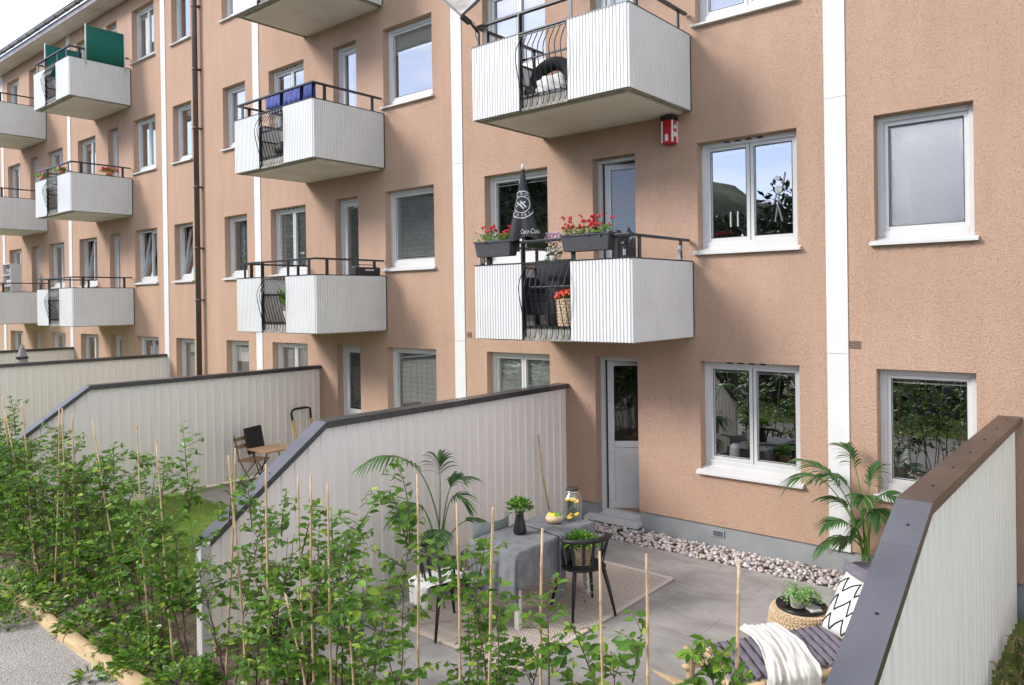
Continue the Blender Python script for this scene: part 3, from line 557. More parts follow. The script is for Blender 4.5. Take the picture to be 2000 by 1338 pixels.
NL = 230000; rad = rng.uniform(.7, 1.9, nc); k = rng.integers(0, nc, NL); d = rng.normal(0, 1, (NL, 3)); d /= np.linalg.norm(d, axis=1)[:, None]; P = c[k]+d*(rad[k]*rng.uniform(.6, 1.12, NL))[:, None]+np.array([0, 0, .9])
tag(leafmesh('woodland', P, d+rng.normal(0, .5, (NL, 3)), rng.uniform(.25, .62, NL), M['forest'], None, rng, droop=.1, tl=.4, ts=.25, tmpl=np.array([(0, 0, 0), (.5, .25, .05), (1, 0, 0), (.5, -.25, .05)]), faces=[(0, 3, 2, 1)]), kind='stuff')

# ---------------------------------------------------------------- garden walls
def topz(y, k, s): return 1.79 if y > k else 1.79-(k-y)*s
def gwall(xc, knee, slope, yend, label, mats, ribs=.15, zb=.04, y0=-.01, seams=()):
    t = thing('garden_wall', label, 'garden wall', (xc, 0, 0), group=None)
    mb = MB(); ys = []; y = y0
    while y > yend: ys.append(y); y -= ribs/2
    ys += [yend, knee]; ys = sorted(set(round(a, 4) for a in ys if a >= yend), reverse=True)
    def off(i): return .050
    for sgn in (-1, 1):
        prev = None; pts = []
        y = y0; k = 0
        while y > yend+.001:
            for fr, o_ in ((0, .038), (.70, .038), (.76, .052), (.94, .052)):
                yy = y-ribs*fr
                if yy > yend: pts.append((yy, o_))
            y -= ribs
        pts.append((yend, .038)); pts.append((knee, None)); pts = sorted(pts, key=lambda a: -a[0]); last = .04
        P2 = []
        for yy, o_ in pts: o_ = last if o_ is None else o_; last = o_; P2.append((yy, o_))
        n = len(P2); mb.add([(xc+sgn*o_, yy, zz) for zf in (0, 1) for yy, o_ in P2 for zz in ((zb,) if zf == 0 else (topz(yy, knee, slope),))], [(i, i+1, n+i+1, n+i) if sgn < 0 else (i+1, i, n+i, n+i+1) for i in range(n-1)])
    mb.add([(xc-.05, yend, zb), (xc+.05, yend, zb), (xc+.05, yend, topz(yend, knee, slope)), (xc-.05, yend, topz(yend, knee, slope))], [(0, 1, 2, 3)])
    mb.build('cladding', M['clad'], t)
    def cap(ya, yb, m, mlip):
        c = MB(); w_, d = .0925, .065; n = 2; zs_ = []
        for yy in (ya, yb): zs_.append(topz(yy, knee, slope)+.055)
        for (sx0, sx1, a, b_, mi) in ((-w_, w_, .0, -.004, 0), (w_-.004, w_, -.004, -d, 1), (-w_, -w_+.004, -.004, -d, 1)):
            c.add([(xc+sx, yy, z+dz) for yy, z in ((ya, zs_[0]), (yb, zs_[1])) for sx in (sx0, sx1) for dz in (a, b_)], [(0, 4, 6, 2), (1, 3, 7, 5), (0, 1, 5, 4), (2, 6, 7, 3), (0, 2, 3, 1), (4, 5, 7, 6)], mi)
        c.build('cap', [m, mlip], t)
    cap(y0, knee, mats[0], mats[2]); prev = knee-.0
    sl = [knee-.0]+[knee-s for s in seams]+[yend-.03]
    for a, b_ in zip(sl, sl[1:]): cap(a-.0015, b_+.0015, mats[1], mats[2])
    sc = MB(); y = y0-.25
    while y > yend: z = topz(y, knee, slope)+.056; sc.lathe((xc+.01, y, z-.002), [(.0095, 0), (.0095, .005), (.001, .008)], 8); y -= .62
    sc.build('cap_screw', M['black'], t)
    # end post
    MB().box(xc-.045, xc+.045, yend+.0-.09, yend-.002, -.1, topz(yend, knee, slope)-.02).build('end_post', M['white'], t)
    b = MB()
    y = -.9
    while y > yend: b.box(xc-.035, xc+.1 if abs(y+3.7) < .2 else xc+.035, y-.045, y+.045, -.1, zb+.003); y -= 1.4
    b.build('wall_foot', M['timber'], t)
    return t
gwall(-1.033, -3.78, .452, -6.6, 'near garden wall with a brown and grey metal cap at the right edge', (M['brcap'], M['skycap'], M['brcap']), ribs=.16, zb=-.25, seams=(.36, 1.7))
gwall(-6.243, -4.02, .70, -5.2, 'white ribbed garden wall behind the dining table, beside the open patio door', (M['dkcap'], M['skycap'], M['dkcap']), seams=(.10,))
gwall(-11.893, -4.02, .70, -5.2, 'white ribbed garden wall behind the small folding bistro table', (M['dkcap'], M['skycap'], M['dkcap']), seams=(.10,))
gwall(-17.933, -4.02, .70, -5.2, 'third garden wall from the right, ending at the stripe left of the downpipe', (M['dkcap'], M['skycap'], M['dkcap']))
gwall(-23.573, -4.02, .70, -5.2, 'farthest visible garden wall, low behind the closed grey parasol', (M['dkcap'], M['skycap'], M['dkcap']))
# kerb of half-round timbers
rg = random.Random(2); x = -18.0; i = 0
KL = ['light timber kerb log lying farthest from the camera along the gravel', 'light timber kerb log in the bottom left corner between gravel and hedge', 'light timber kerb log at the bottom edge, running out of the picture']
seg = [(-13.6, -10.6), (-10.58, -7.6), (-7.58, -4.4)]
for (a, b_), lb in zip(seg, KL):
    k = MB(); n = 22; vs = []; m_ = 9
    for j in range(n+1):
        x = a+(b_-a)*j/n; yc = -5.80+.012*math.sin(x*1.9); r = .062*(1+.05*math.sin(x*5)+.03*rg.random())
        for q in range(m_): th = math.pi*q/(m_-1); vs.append((x, yc-r*1.15*math.cos(th), -.07+.085*math.sin(th)**.6*(1+.10*math.sin(x*13)*math.sin(x*3.1))*(1+.04*rg.random())))
    k.grid(vs, m_, n+1); k.add([vs[q] for q in range(m_)], [tuple(range(m_))]); k.add([vs[n*m_+q] for q in range(m_)], [tuple(range(m_))[::-1]])
    tag(k.build('kerb_log', M['timber'], smooth=True), lb, 'kerb log', 'timber kerb along the gravel path')

# ============================================================ THINGS ON THE PATIO
def leafball(c, r, n, rng, flat=.8, up=.4):
    d = rng.normal(0, 1, (n, 3)); d /= np.linalg.norm(d, axis=1)[:, None]; d[:, 2] = np.abs(d[:, 2])*1.0-.15
    P = np.array(c)+d*np.array(r)*rng.uniform(.35, 1, n)[:, None]; return P, d+np.array([0, 0, up])
# rug: pale weave with rows of dark threads
rug = MB(); X0, X1, YA, YB = -5.68, -3.925, -3.83, -1.23
rug.box(X0, X1, YA, YB, .004, .013, 0)
y = YA+.05; ri = 0
while y < YB-.05:
    x = X0+.05+(.012 if ri % 2 else 0)
    wv = ri % 4
    while x < X1-.05:
        ln = .011 if wv < 2 else .015
        rug.add([(x, y, .0140), (x+ln, y, .0140), (x+ln, y+.010, .0140), (x, y+.010, .0140)], [(0, 1, 2, 3)], 1); x += .026
    y += .0225 if ri % 2 else .030; ri += 1
for a, b_ in (((X0, YA), (X1, YA)), ((X1, YA), (X1, YB)), ((X1, YB), (X0, YB)), ((X0, YB), (X0, YA))): rug.bar((*a, .012), (*b_, .012), .022, .012)
tag(rug.build('rug', [M['rug'], M['rugdark']]), 'flat woven beige rug with rows of small dark stitches under the dining table', 'rug')
# dining table with white legs
TX0, TX1, TY0, TY1, TZ = -4.945, -4.385, -3.27, -2.06, .725
t = thing('dining_table', 'small rectangular dining table with pale legs hidden under the grey linen cloth', 'table', ((TX0+TX1)/2, (TY0+TY1)/2, .014))
MB().box(TX0, TX1, TY0, TY1, TZ-.03, TZ).build('tabletop', M['paint_w'], t, bevel=.004)
for x in (TX0+.05, TX1-.05):
    for y in (TY0+.06, TY1-.06): MB().box(x-.025, x+.025, y-.025, y+.025, .014, TZ-.031).build('leg', M['paint_w'], t, bevel=.004)
# tablecloth
def cloth(name, x0, x1, y0, y1, ov, z, m, step=.02, rect=None, seed=1, parent=None, fold=.018):
    rx0, rx1, ry0, ry1 = rect; rg = random.Random(seed); nu = int((x1-x0)/step)+1; nv = int((y1-y0)/step)+1; pts = []
    for j in range(nv):
        for i in range(nu):
            u = x0+(x1-x0)*i/(nu-1); v = y0+(y1-y0)*j/(nv-1); cx = min(max(u, rx0), rx1); cy = min(max(v, ry0), ry1); ox, oy = u-cx, v-cy; Ld = math.hypot(ox, oy)
            if Ld < 1e-6: pts.append((u, v, z+.0025*math.sin(u*37+v*9)*math.sin(v*23)+.0015*math.sin(u*90))); continue
            dx, dy = ox/Ld, oy/Ld; s_ = cx*1.0+cy*1.0; ang = math.atan2(dy, dx)
            fo = fold*min(1, Ld/.18)*(math.sin(s_*24+ang*5)+.6*math.sin(s_*51+1+ang*3)); cn = abs(dx*dy)*2
            outw = .012+.07*Ld+fo-.10*cn*min(1, Ld/.3)*.5
            pts.append((cx+dx*outw+(-dy)*fo*.8, cy+dy*outw+dx*fo*.8, z+.004-Ld*.985+(.012*min(1, Ld*8))*0-.004*math.sin(s_*40)))
    return MB().grid(pts, nu, nv).build(name, m, parent, smooth=True, solid=.003)
tc_ = cloth('tablecloth', TX0-.33, TX1+.34, TY0-.44, TY1+.33, 0, TZ+.006, M['linen'], rect=(TX0-.004, TX1+.004, TY0-.004, TY1+.004))
tag(tc_, 'grey linen cloth draped over the dining table with a long corner hanging down', 'tablecloth')
# runner: loosely folded strip across the table and down its side
pts = []; nu, nv = 60, 9
for i in range(nu):
    s_ = i/(nu-1)*1.05; x = TX0+.10+s_
    for j in range(nv):
        wv = (j/(nv-1)-.5); yb = -2.53-.16*(s_)+.02*math.sin(s_*9); yy = yb+wv*(.13+.04*math.sin(s_*7)); zz = TZ+.014+.010*abs(math.sin(j*1.25+s_*4))
        if x > TX1+.012: d = x-TX1-.012; pts.append((TX1+.045+.012*math.sin(j*1.3)+.02*d, yy+.0*d-.02*math.sin(d*6), zz-d))
        else: pts.append((x, yy, zz))
tag(MB().grid(pts, nv, nu).build('table_runner', M['linen'], smooth=True, solid=.004), 'darker grey linen strip folded across the table and hanging beside the black chair', 'table runner')
z1 = TZ+.014
# black vase with green flowers
v = thing('vase', 'matt black vase holding bright green flowers on the grey tablecloth', 'vase', (-4.715, -2.83, z1))
MB().lathe((-4.715, -2.83, z1), [(.001, 0), (.060, 0), (.066, .012), (.064, .035), (.050, .115), (.040, .16), (.039, .18), (.045, .205), (.040, .205), (.034, .18), (.001, .17)], 28).build('vase_body', M['vase'], v, smooth=True)
rng = np.random.default_rng(9); P, D = leafball((-4.715, -2.83, z1+.235), (.12, .12, .11), 260, rng)
leafmesh('foliage', P, D, rng.uniform(.03, .055, len(P)), M['herb'], v, rng, wide=1.3, droop=.1, tl=.3)
s_ = MB(); rg = random.Random(3)
for k in range(26): a = rg.uniform(0, 6.28); rr = rg.uniform(0, .09); p = (-4.715+rr*math.cos(a), -2.83+rr*math.sin(a), z1+.31+rg.uniform(-.02, .035)-rr*.3); s_.ball(p, rg.uniform(.011, .018), 7, 5, 0); s_.tube([(-4.715, -2.83, z1+.12), p], .0018, 4)
s_.build('flower_heads', M['herb'], v, smooth=True, tint=True)
# fruit bowl
b = thing('fruit_bowl', 'low round woven bowl of lemons and limes on the grey cloth', 'bowl', (-4.665, -2.345, z1))
pr = [(.001, 0), (.05, 0), (.078, .018), (.088, .042), (.080, .066), (.062, .076), (.055, .074), (.07, .045), (.05, .012), (.001, .01)]
MB().lathe((-4.665, -2.345, z1), pr, 30).build('bowl', M['weave'], b, smooth=True)
def fruit(c, r, m, label): tag(MB().ball(c, r, 14, 10, sc=(1.25, 1, 1)).build('lemon' if m == 'lemon' else 'lime', M[m], None, smooth=True), label, 'fruit')
fruit((-4.70, -2.36, z1+.068), .030, 'lemon', 'yellow lemon nearest the vase in the woven bowl'); fruit((-4.655, -2.375, z1+.072), .029, 'lemon', 'yellow lemon at the middle of the woven bowl'); fruit((-4.63, -2.32, z1+.07), .027, 'lime', 'green lime at the jar side of the woven bowl'); fruit((-4.675, -2.31, z1+.07), .026, 'lime', 'green lime at the back of the woven bowl')
# drink jar
j = thing('drink_jar', 'large glass jar of lemon water with a dark lid on the dining table', 'jar', (-4.585, -2.135, z1)); c = (-4.585, -2.135, z1)
MB().lathe(c, [(.001, 0), (.083, 0), (.093, .012), (.096, .035), (.096, .215), (.086, .25), (.062, .27), (.06, .30)], 32).build('jar_body', M['water'], j, smooth=True)
MB().lathe((c[0], c[1], c[2]+.298), [(.001, .026), (.06, .026), (.066, .02), (.066, 0), (.001, .001)], 28).build('lid', M['wgreen'], j, smooth=False)
MB().lathe((c[0], c[1], c[2]+.278), [(.063, 0), (.067, .009), (.063, .018)], 28).build('rim_ring', M['steel'], j, smooth=True)
s_ = MB(); rg = random.Random(5)
for k in range(16):
    a = rg.uniform(0, 6.28); rr = rg.uniform(.02, .062); zz = (.20+rg.uniform(-.014, .014)) if k < 11 else .025+rg.uniform(0, .02); m_ = Matrix.Rotation(rg.uniform(-.5, .5), 3, 'X') @ Matrix.Rotation(rg.uniform(-.5, .5), 3, 'Y'); p = Vector((c[0]+rr*math.cos(a), c[1]+rr*math.sin(a), c[2]+zz))
    s_.add([p+m_ @ Vector((.026*math.cos(q*.5236), .026*math.sin(q*.5236), h)) for h in (-.003, .003) for q in range(12)], [tuple(range(12))[::-1], tuple(range(12, 24))]+[(q, (q+1) % 12, 12+(q+1) % 12, 12+q) for q in range(12)])
s_.build('lemon_slices', M['lemon'], j)
tp = MB(); tp.tube([(c[0]-.07, c[1]-.05, c[2]+.03), (c[0]-.105, c[1]-.075, c[2]+.03)], .009, 8); tp.tube([(c[0]-.10, c[1]-.072, c[2]+.045), (c[0]-.10, c[1]-.072, c[2]+.015)], .006, 8); tp.build('tap', M['steel'], j, smooth=True)

# black dining chairs with a curved top rail
def black_chair(label, loc, rz):
    t = thing('dining_chair', label, 'chair', loc, rz, 'black chairs at the dining table')
    bl = M['matblack']
    s = MB(); n = 28; rim = []
    for k in range(n): a = 2*math.pi*k/n; ex = .215*abs(math.cos(a))**.75*(1 if math.cos(a) > 0 else -1); ey = .205*abs(math.sin(a))**.75*(1 if math.sin(a) > 0 else -1); rim.append((ex, ey))
    for z in (.428, .448): s.v += [(x, y, z-(.012*(1-(x*x+y*y)/.09) if z > .44 else 0)) for x, y in rim]; s.t += [.5]*n
    s.f += [tuple(range(n))[::-1], tuple(range(n, 2*n))]+[(k, (k+1) % n, n+(k+1) % n, n+k) for k in range(n)]; s.m += [0]*(n+2)
    s.build('seat', bl, t, world=False, bevel=.005)
    for sx, sy in ((-1, 1), (1, 1), (-1, -1), (1, -1)):
        MB().tube([(sx*.15, sy*.14, .435), (sx*.185, sy*.185, .25), (sx*.225, sy*.235, 0)], [.021, .018, .012], 10).build('leg', bl, t, smooth=True, world=False)
    r = MB(); pts = []
    for k in range(25): a = math.pi*(1.08+.84*0)-0; th = math.radians(-8+196*k/24); pts.append((.245*math.cos(th)*1.0, -.06-.19*math.sin(th), .715+.02*math.sin(th)))
    r.tube(pts, [.017+.007*math.sin(math.pi*k/24) for k in range(25)], 10); r.build('top_rail', bl, t, smooth=True, world=False)
    for th in (38, 66, 90, 114, 142):
        a = math.radians(th); p1 = (.245*math.cos(a), -.06-.19*math.sin(a), .712); p0 = (.185*math.cos(a), -.02-.17*math.sin(a), .44)
        MB().bar(p0, p1, .028, .013, up=(math.cos(a), -math.sin(a), 0)).build('spindle', bl, t, world=False, bevel=.004)
    for sx in (-1, 1): MB().tube([(sx*.19, .0, .44), (sx*.232, -.04, .60), (sx*.243, -.075, .715)], [.013, .012, .014], 8).build('arm_post', bl, t, smooth=True, world=False)
    return t
# facing +y in its own frame
ch = black_chair('black curved-back chair carrying a plant basket, right of the table', (-4.215, -2.50, .014), math.atan2(.38, .205))
black_chair('black chair with a white throw, at the near end of the table behind the hedge', (-4.98, -3.60, .014), R(-14))
# white throw lying over the second chair and on the rug
pts = []; nu, nv = 26, 40; rg = random.Random(7)
for jv in range(nv):
    s_ = jv/(nv-1)*.80-.22
    for i in range(nu):
        wx = (i/(nu-1)-.5)*(.26+.08*math.sin(s_*4+1)); f = .022*math.sin(i*.8+s_*5)+.010*math.sin(i*2.3-s_*6)
        if s_ < 0: p = (wx, -.24-.03-f, .47+s_*1.0)
        elif s_ < .42: p = (wx, -.24+s_, .468+f*.3)
        else: p = (wx*(1+.5*(s_-.42))+.03*math.sin(i*.7)+.10*(s_-.42), .19+.03+f*1.8+.08*(s_-.42), .462-(s_-.42)*(.66+.12*math.sin(i*.45))+.004)
        if p[2] < .02: p = (p[0], p[1]+(.02-p[2])*1.1, .022+abs(f))
        a = R(-14); pts.append((-4.98+p[0]*math.cos(a)-p[1]*math.sin(a), -3.60+p[0]*math.sin(a)+p[1]*math.cos(a), .018+p[2]))
tag(MB().grid(pts, nu, nv).build('throw_blanket', M['cotton'], smooth=True, solid=.006), 'white cotton throw draped over the seat of the near black chair', 'blanket')
# chair behind the table (green upholstered curved back)
t = thing('dining_chair', 'chair with a green-grey curved fabric back, tucked behind the table', 'chair', (-5.17, -2.80, .014), R(90))
s = MB(); pts = []
for z in (.60, .80):
    for k in range(17): th = R(200+140*k/16); pts.append((.26*math.cos(th), .04+.22*math.sin(th), z+.0))
s.grid(pts, 17, 2).build('backrest', M['linenedge'], t, smooth=True, solid=.022, world=False)
MB().box(-.2, .2, -.19, .2, .42, .46).build('seat', M['linenedge'], t, world=False, bevel=.015)
for sx, sy in ((-1, 1), (1, 1), (-1, -1), (1, -1)): MB().tube([(sx*.16, sy*.15, .42), (sx*.2, sy*.19, 0)], [.016, .011], 8).build('leg', M['timber'], t, smooth=True, world=False)
for sx in (-1, 1): MB().tube([(sx*.15, -.13, .44), (sx*.17, -.17, .64)], .011, 8).build('back_post', M['timber'], t, smooth=True, world=False)
# basket planter on the black chair
cx, cy, cz = -4.235, -2.49, .014+.44
b = thing('basket_planter', 'open woven cane basket with a leafy green plant standing on the black chair seat', 'planter', (cx, cy, cz))
g = MB(); H_, r0, r1 = .17, .078, .092
for k in range(20):
    for q in range(7):
        a0 = 2*math.pi*(k+.5*(q % 2))/20; a1 = a0+2*math.pi/20*.92; z = .012+H_*q/7
        rr = r0+(r1-r0)*q/7; g.bar((cx+rr*math.cos(a0), cy+rr*math.sin(a0), cz+z), (cx+(rr+.004)*math.cos(a1), cy+(rr+.004)*math.sin(a1), cz+z+H_/7*.95), .009, .007); g.bar((cx+rr*math.cos(a1), cy+rr*math.sin(a1), cz+z), (cx+(rr+.002)*math.cos(a0), cy+(rr+.002)*math.sin(a0), cz+z+H_/7*.95), .009, .006)
for z, rr in ((.006, r0), (H_+.004, r1)): g.tube([(cx+rr*math.cos(k*.2618), cy+rr*math.sin(k*.2618), cz+z) for k in range(25)], .008, 6)
g.build('basket', M['weave'], b)
MB().lathe((cx, cy, cz), [(.001, .006), (.064, .006), (.078, .155), (.001, .15)], 20).build('inner_pot', M['matblack'], b, smooth=True)
rng = np.random.default_rng(12); P, D = leafball((cx, cy, cz+.21), (.17, .17, .09), 330, rng, up=.1)
leafmesh('foliage', P, D, rng.uniform(.035, .065, len(P)), M['herb'], b, rng, wide=1.2, droop=.35, tl=.3)
rng = np.random.default_rng(13); tr = []; td = []; ts_ = MB()
for a, ln in ((2.6, .35), (-.7, .55), (-.2, .42), (1.9, .3)):
    for k in range(int(ln/.028)):
        q = k*.028; p = (cx+(.10+.05*math.sin(q*6))*math.cos(a), cy+(.10+.05*math.sin(q*6))*math.sin(a), cz+.17-q); tr.append(p); td.append((math.cos(a+k*2.2), math.sin(a+k*2.2), -.3))
leafmesh('trailing_leaves', tr, td, np.full(len(tr), .034), M['herb'], b, rng, wide=1.2, tl=.5)
# broom leaning on the wall
b = thing('broom', 'long-handled broom with a straw head leaning against the white wall behind the table', 'broom', (-6.05, -.72, 0))
MB().tube([(-5.98, -.70, .24), (-6.06, -.745, .75), (-6.10, -.76, 1.25)], .0125, 8).build('handle', M['bamboo'], b, smooth=True)
MB().lathe((-5.975, -.70, .02), [(.001, 0), (.10, 0), (.112, .03), (.10, .12), (.06, .19), (.028, .23), (.022, .27), (.001, .27)], 18, sy=.7).build('brush_head', M['cork'], b, smooth=True)
# pouf, tray, plant, magazine
px_, py_ = -2.33, -1.93
b = MB(); prof = []
for k in range(15): th = -math.pi/2+math.pi*k/14; prof.append((.20+.060*math.cos(th)**.8 if abs(math.cos(th)) > 1e-6 else .20, .175+.150*math.sin(th)))
prof = [(.001, .02)]+prof+[(.001, .325)]
b.lathe((px_, py_, 0), prof, 48)
for q in range(11):   # braided rows
    th = R(-62+124*q/10); rr = .20+.066*math.cos(th)**.8; z = .175+.155*math.sin(th); nn = 52
    for k in range(nn):
        a = 2*math.pi*(k+.5*(q % 2))/nn; b.obox((px_+rr*math.cos(a), py_+rr*math.sin(a), z), (.020, .029, .015), Matrix.Rotation(a, 3, 'Z') @ Matrix.Rotation(.6 if q % 2 else -.6, 3, 'X'))
tag(b.build('pouf', M['weave'], smooth=False), 'round braided straw pouf used as a side table beside the bamboo bench', 'pouf')
MB().lathe((px_, py_, .333), [(.001, 0), (.198, 0), (.206, .004), (.209, .022), (.202, .022), (.198, .008), (.001, .006)], 48).build('tray', M['vase'], None, smooth=True)
tag(col.objects[-1], 'round black tray lying on top of the straw pouf', 'tray')
pc = (px_-.015, py_-.045, .341)
p = thing('potted_fern', 'light green delicate fern in a speckled stone pot on the black tray', 'potted plant', pc)
MB().lathe(pc, [(.001, 0), (.05, 0), (.057, .008), (.062, .09), (.058, .105), (.054, .10), (.05, .02), (.001, .02)], 24).build('pot', M['stone_pot'], p, smooth=True)
rng = np.random.default_rng(21); P = []; D = []; st = MB()
for k in range(24):
    a = rng.uniform(0, 6.28); ln = rng.uniform(.08, .15) if 3.3 < a < 6 else rng.uniform(.10, .20); pts = []
    for q in range(12):
        u = q/11; r_ = ln*u; z = .10+ln*(1.25*u-1.35*u*u)*1.15; pp = (pc[0]+r_*math.cos(a), pc[1]+r_*math.sin(a), pc[2]+z); pts.append(pp)
        if q > 2:
            for w_ in range(4): P.append((pp[0]+rng.normal(0, .013), pp[1]+rng.normal(0, .013), pp[2]+rng.normal(0, .009))); D.append((math.cos(a+rng.normal(0, 1.3)), math.sin(a+rng.normal(0, 1.3)), .1))
    st.tube(pts, .0012, 4)
st.build('stem', M['stem'], p)
leafmesh('foliage', P, D, rng.uniform(.014, .026, len(P)), M['fern'], p, rng, wide=1.6, tl=.45)
mg = MB(); mg.obox((px_+.10, py_-.02, .350), (.10, .15, .012), Matrix.Rotation(.9, 3, 'Z')); mg.obox((px_+.095, py_-.01, .361), (.09, .11, .006), Matrix.Rotation(1.2, 3, 'Z'), 1)
tag(mg.build('magazine', [M['magazine'], M['signal']]), 'folded pale magazine lying on the tray behind the fern pot', 'magazine')
mg = MB(); mg.obox((px_-.085, py_+.03, .352), (.07, .12, .018), Matrix.Rotation(.5, 3, 'Z')); tag(mg.build('notebook', M['piping'], bevel=.003), 'small dark notebook on the tray left of the fern pot', 'notebook')

# bamboo bench
U = Vector((.54, .843, 0)).normalized(); Wd = Vector((.843, -.54, 0)).normalized(); O = Vector((-2.66, -3.34, 0))
def bs_(u, w_, z): return bp_(u-.26*w_, w_, z)
def bp_(u, w_, z): q = O+U*u+Wd*w_; return (q.x, q.y, z)
LB, WB, ZS = 1.66, .56, .365
bn = thing('bamboo_bench', 'low bamboo bench with slatted frame beside the near garden wall', 'bench', tuple(O))
f = MB()
for w_ in (0.0, WB): f.tube([bp_(-.10, w_, ZS-.02), bp_(LB, w_, ZS-.02)], .026, 10)
for u in (0.02, LB-.05): f.tube([bp_(u, -.09, ZS-.02), bp_(u, WB+.06, ZS-.02)], .026, 10)
f.build('seat_frame', M['bamboo'], bn, smooth=True)
f = MB()
for w_ in (0.0, WB): f.tube([bp_(-.06, w_, ZS-.11), bp_(LB, w_, ZS-.11)], .022, 10)
f.build('lower_rail', M['bamboo'], bn, smooth=True)
for k in range(12): MB().tube([bp_(.10+k*.14, -.03, ZS-.005), bp_(.10+k*.14, WB+.03, ZS-.005)], .017, 8).build('slat', M['bamboo'], bn, smooth=True)
for u in (.0, LB-.1):
    for w_ in (.0, WB): MB().tube([bp_(u, w_, 0), bp_(u, w_, ZS+.01)], .028, 10).build('leg', M['bamboo'], bn, smooth=True)
f = MB()
for k in range(9): f.tube([bp_(-.30+.028*k, .0+.03*k, ZS-.10-.006*k), bp_(-.16+.03*k, WB+.02, ZS-.09)], .013, 7)
f.build('end_slats', M['bamboo'], bn, smooth=True)
# quilted cushions
def quilt(name, u0, u1, label, zb):
    nu, nv = 57, 25; top = []; bot = []; seams = []
    nq = 7
    for j in range(nv):
        for i in range(nu):
            a, b_ = i/(nu-1), j/(nv-1); s1 = abs(math.sin(math.pi*nq*a))**.45; e = min(1, 14*min(a, 1-a))*min(1, 9*min(b_, 1-b_)); h = .008+.034*s1*min(1, e+.15)+.003*math.sin(b_*19+a*40)
            edge = .008*math.sin(nq*math.pi*a*2)*(1 if b_ in (0, 1) else 0)
            p = bs_(u0+(u1-u0)*a, -.01+.56*b_+edge, zb+h); top.append(p)
    m_ = MB(); m_.grid(top, nu, nv); m_.add([(p[0], p[1], zb) for p in top], [(jj*nu+i, (jj+1)*nu+i, (jj+1)*nu+i+1, jj*nu+i+1) for jj in range(nv-1) for i in range(nu-1)])
    ring = [i for i in range(nu)]+[jj*nu+nu-1 for jj in range(1, nv)]+[(nv-1)*nu+i for i in range(nu-2, -1, -1)]+[jj*nu for jj in range(nv-2, 0, -1)]
    k = nu*nv; m_.f += [(ring[q], ring[(q+1) % len(ring)], ring[(q+1) % len(ring)]+k, ring[q]+k) for q in range(len(ring))]; m_.m += [0]*len(ring)
    t_ = thing(name, label, 'seat cushion', bp_(u0, 0, zb)); m_.build('quilted_pad', M['mauve'], t_, smooth=True)
    for q in range(1, nq): MB().tube([bs_(u0+(u1-u0)*q/nq, -.005+.55*b_/10, zb+.019) for b_ in range(11)], .0055, 5).build('seam', M['piping'], t_)
    return t_
quilt('bench_cushion', .17, .70, 'dusky purple quilted bench cushion at the hedge end, half under the white throw', ZS+.012)
quilt('bench_cushion', .72, 1.20, 'dusky purple quilted bench cushion between the white throw and the zigzag pillow', ZS+.012)
# white throw over the bench
from mathutils import noise as mnoise
def foldn(a, b_, c): v = mnoise.noise(Vector((a, b_, c))); return .35-abs(v)*1.5
pts = []; nu, nv = 44, 46
for jv in range(nv):
    s_ = jv/(nv-1)*1.25-.10
    for i in range(nu):
        q = (i/(nu-1)-.5); wid = .34+.16*max(0, s_-.1); u = .66+q*wid+.03*math.sin(s_*6)-.05*s_-.05*max(0, -s_+.05)*4; f = foldn(q*6.5+s_*1.2, s_*1.5, 3.1)*.045+foldn(q*17-s_*4, s_*3.5, 9.7)*.014
        if s_ < WB+.035: pts.append(bs_(u, s_, ZS+.062+f*.75+.02*math.exp(-((q+.35)/.12)**2)))
        else: d = s_-WB-.035; pts.append(bs_(u, WB+.045+.02+f*1.3, ZS+.05-d*.95+.01))
tag(MB().grid(pts, nu, nv).build('throw_blanket', M['cotton'], smooth=True, solid=.007), 'crumpled white cotton throw laid across the bamboo bench and hanging over its edge', 'blanket')
# zigzag pillow and a purple one behind it
def pillow(mb_, c, ax, ay, az, w_, h_, th, n=20, mi=0):
    c = Vector(c); ax, ay, az = Vector(ax).normalized(), Vector(ay).normalized(), Vector(az).normalized()
    for sgn in (1, -1):
        pts = []
        for j in range(n+1):
            for i in range(n+1):
                a, b_ = 2*i/n-1, 2*j/n-1; pin = 1-.10*(1-abs(a))*abs(b_)**3-.0; k = (1-a**4)*(1-b_**4); x = a*(1-.09*(1-b_*b_)*abs(a)**3); y = b_*(1-.09*(1-a*a)*abs(b_)**3)
                pts.append(c+ax*x*w_/2+ay*y*h_/2+az*sgn*th/2*k**.55*(1+.04*math.sin(a*9+b_*5)))
        mb_.add(pts, [((j*(n+1)+i), (j*(n+1)+i+1), ((j+1)*(n+1)+i+1), ((j+1)*(n+1)+i))[::sgn] for j in range(n) for i in range(n)], mi)
pcn = bp_(1.27, .28, ZS+.225); ax = Wd; az = (U*-.86+Vector((0, 0, .50))).normalized(); ay = az.cross(ax); ay = ay if ay.z > 0 else -ay
t = thing('cushion', 'white pillow with a hand-drawn black zigzag pattern leaning at the wall end of the bench', 'pillow', pcn)
m_ = MB(); pillow(m_, pcn, ax, ay, az, .50, .50, .17); m_.build('pillow_cover', M['cotton'], t, smooth=True)
zz_ = MB()
def surf(a, b_):
    k = (1-a**4)*(1-b_**4); x = a*(1-.09*(1-b_*b_)*abs(a)**3); y = b_*(1-.09*(1-a*a)*abs(b_)**3); return Vector(pcn)+ax*x*.25+Vector(ay)*y*.25+Vector(az)*(.085*max(k, 0)**.55*(1+.04*math.sin(a*9+b_*5))+.0015)
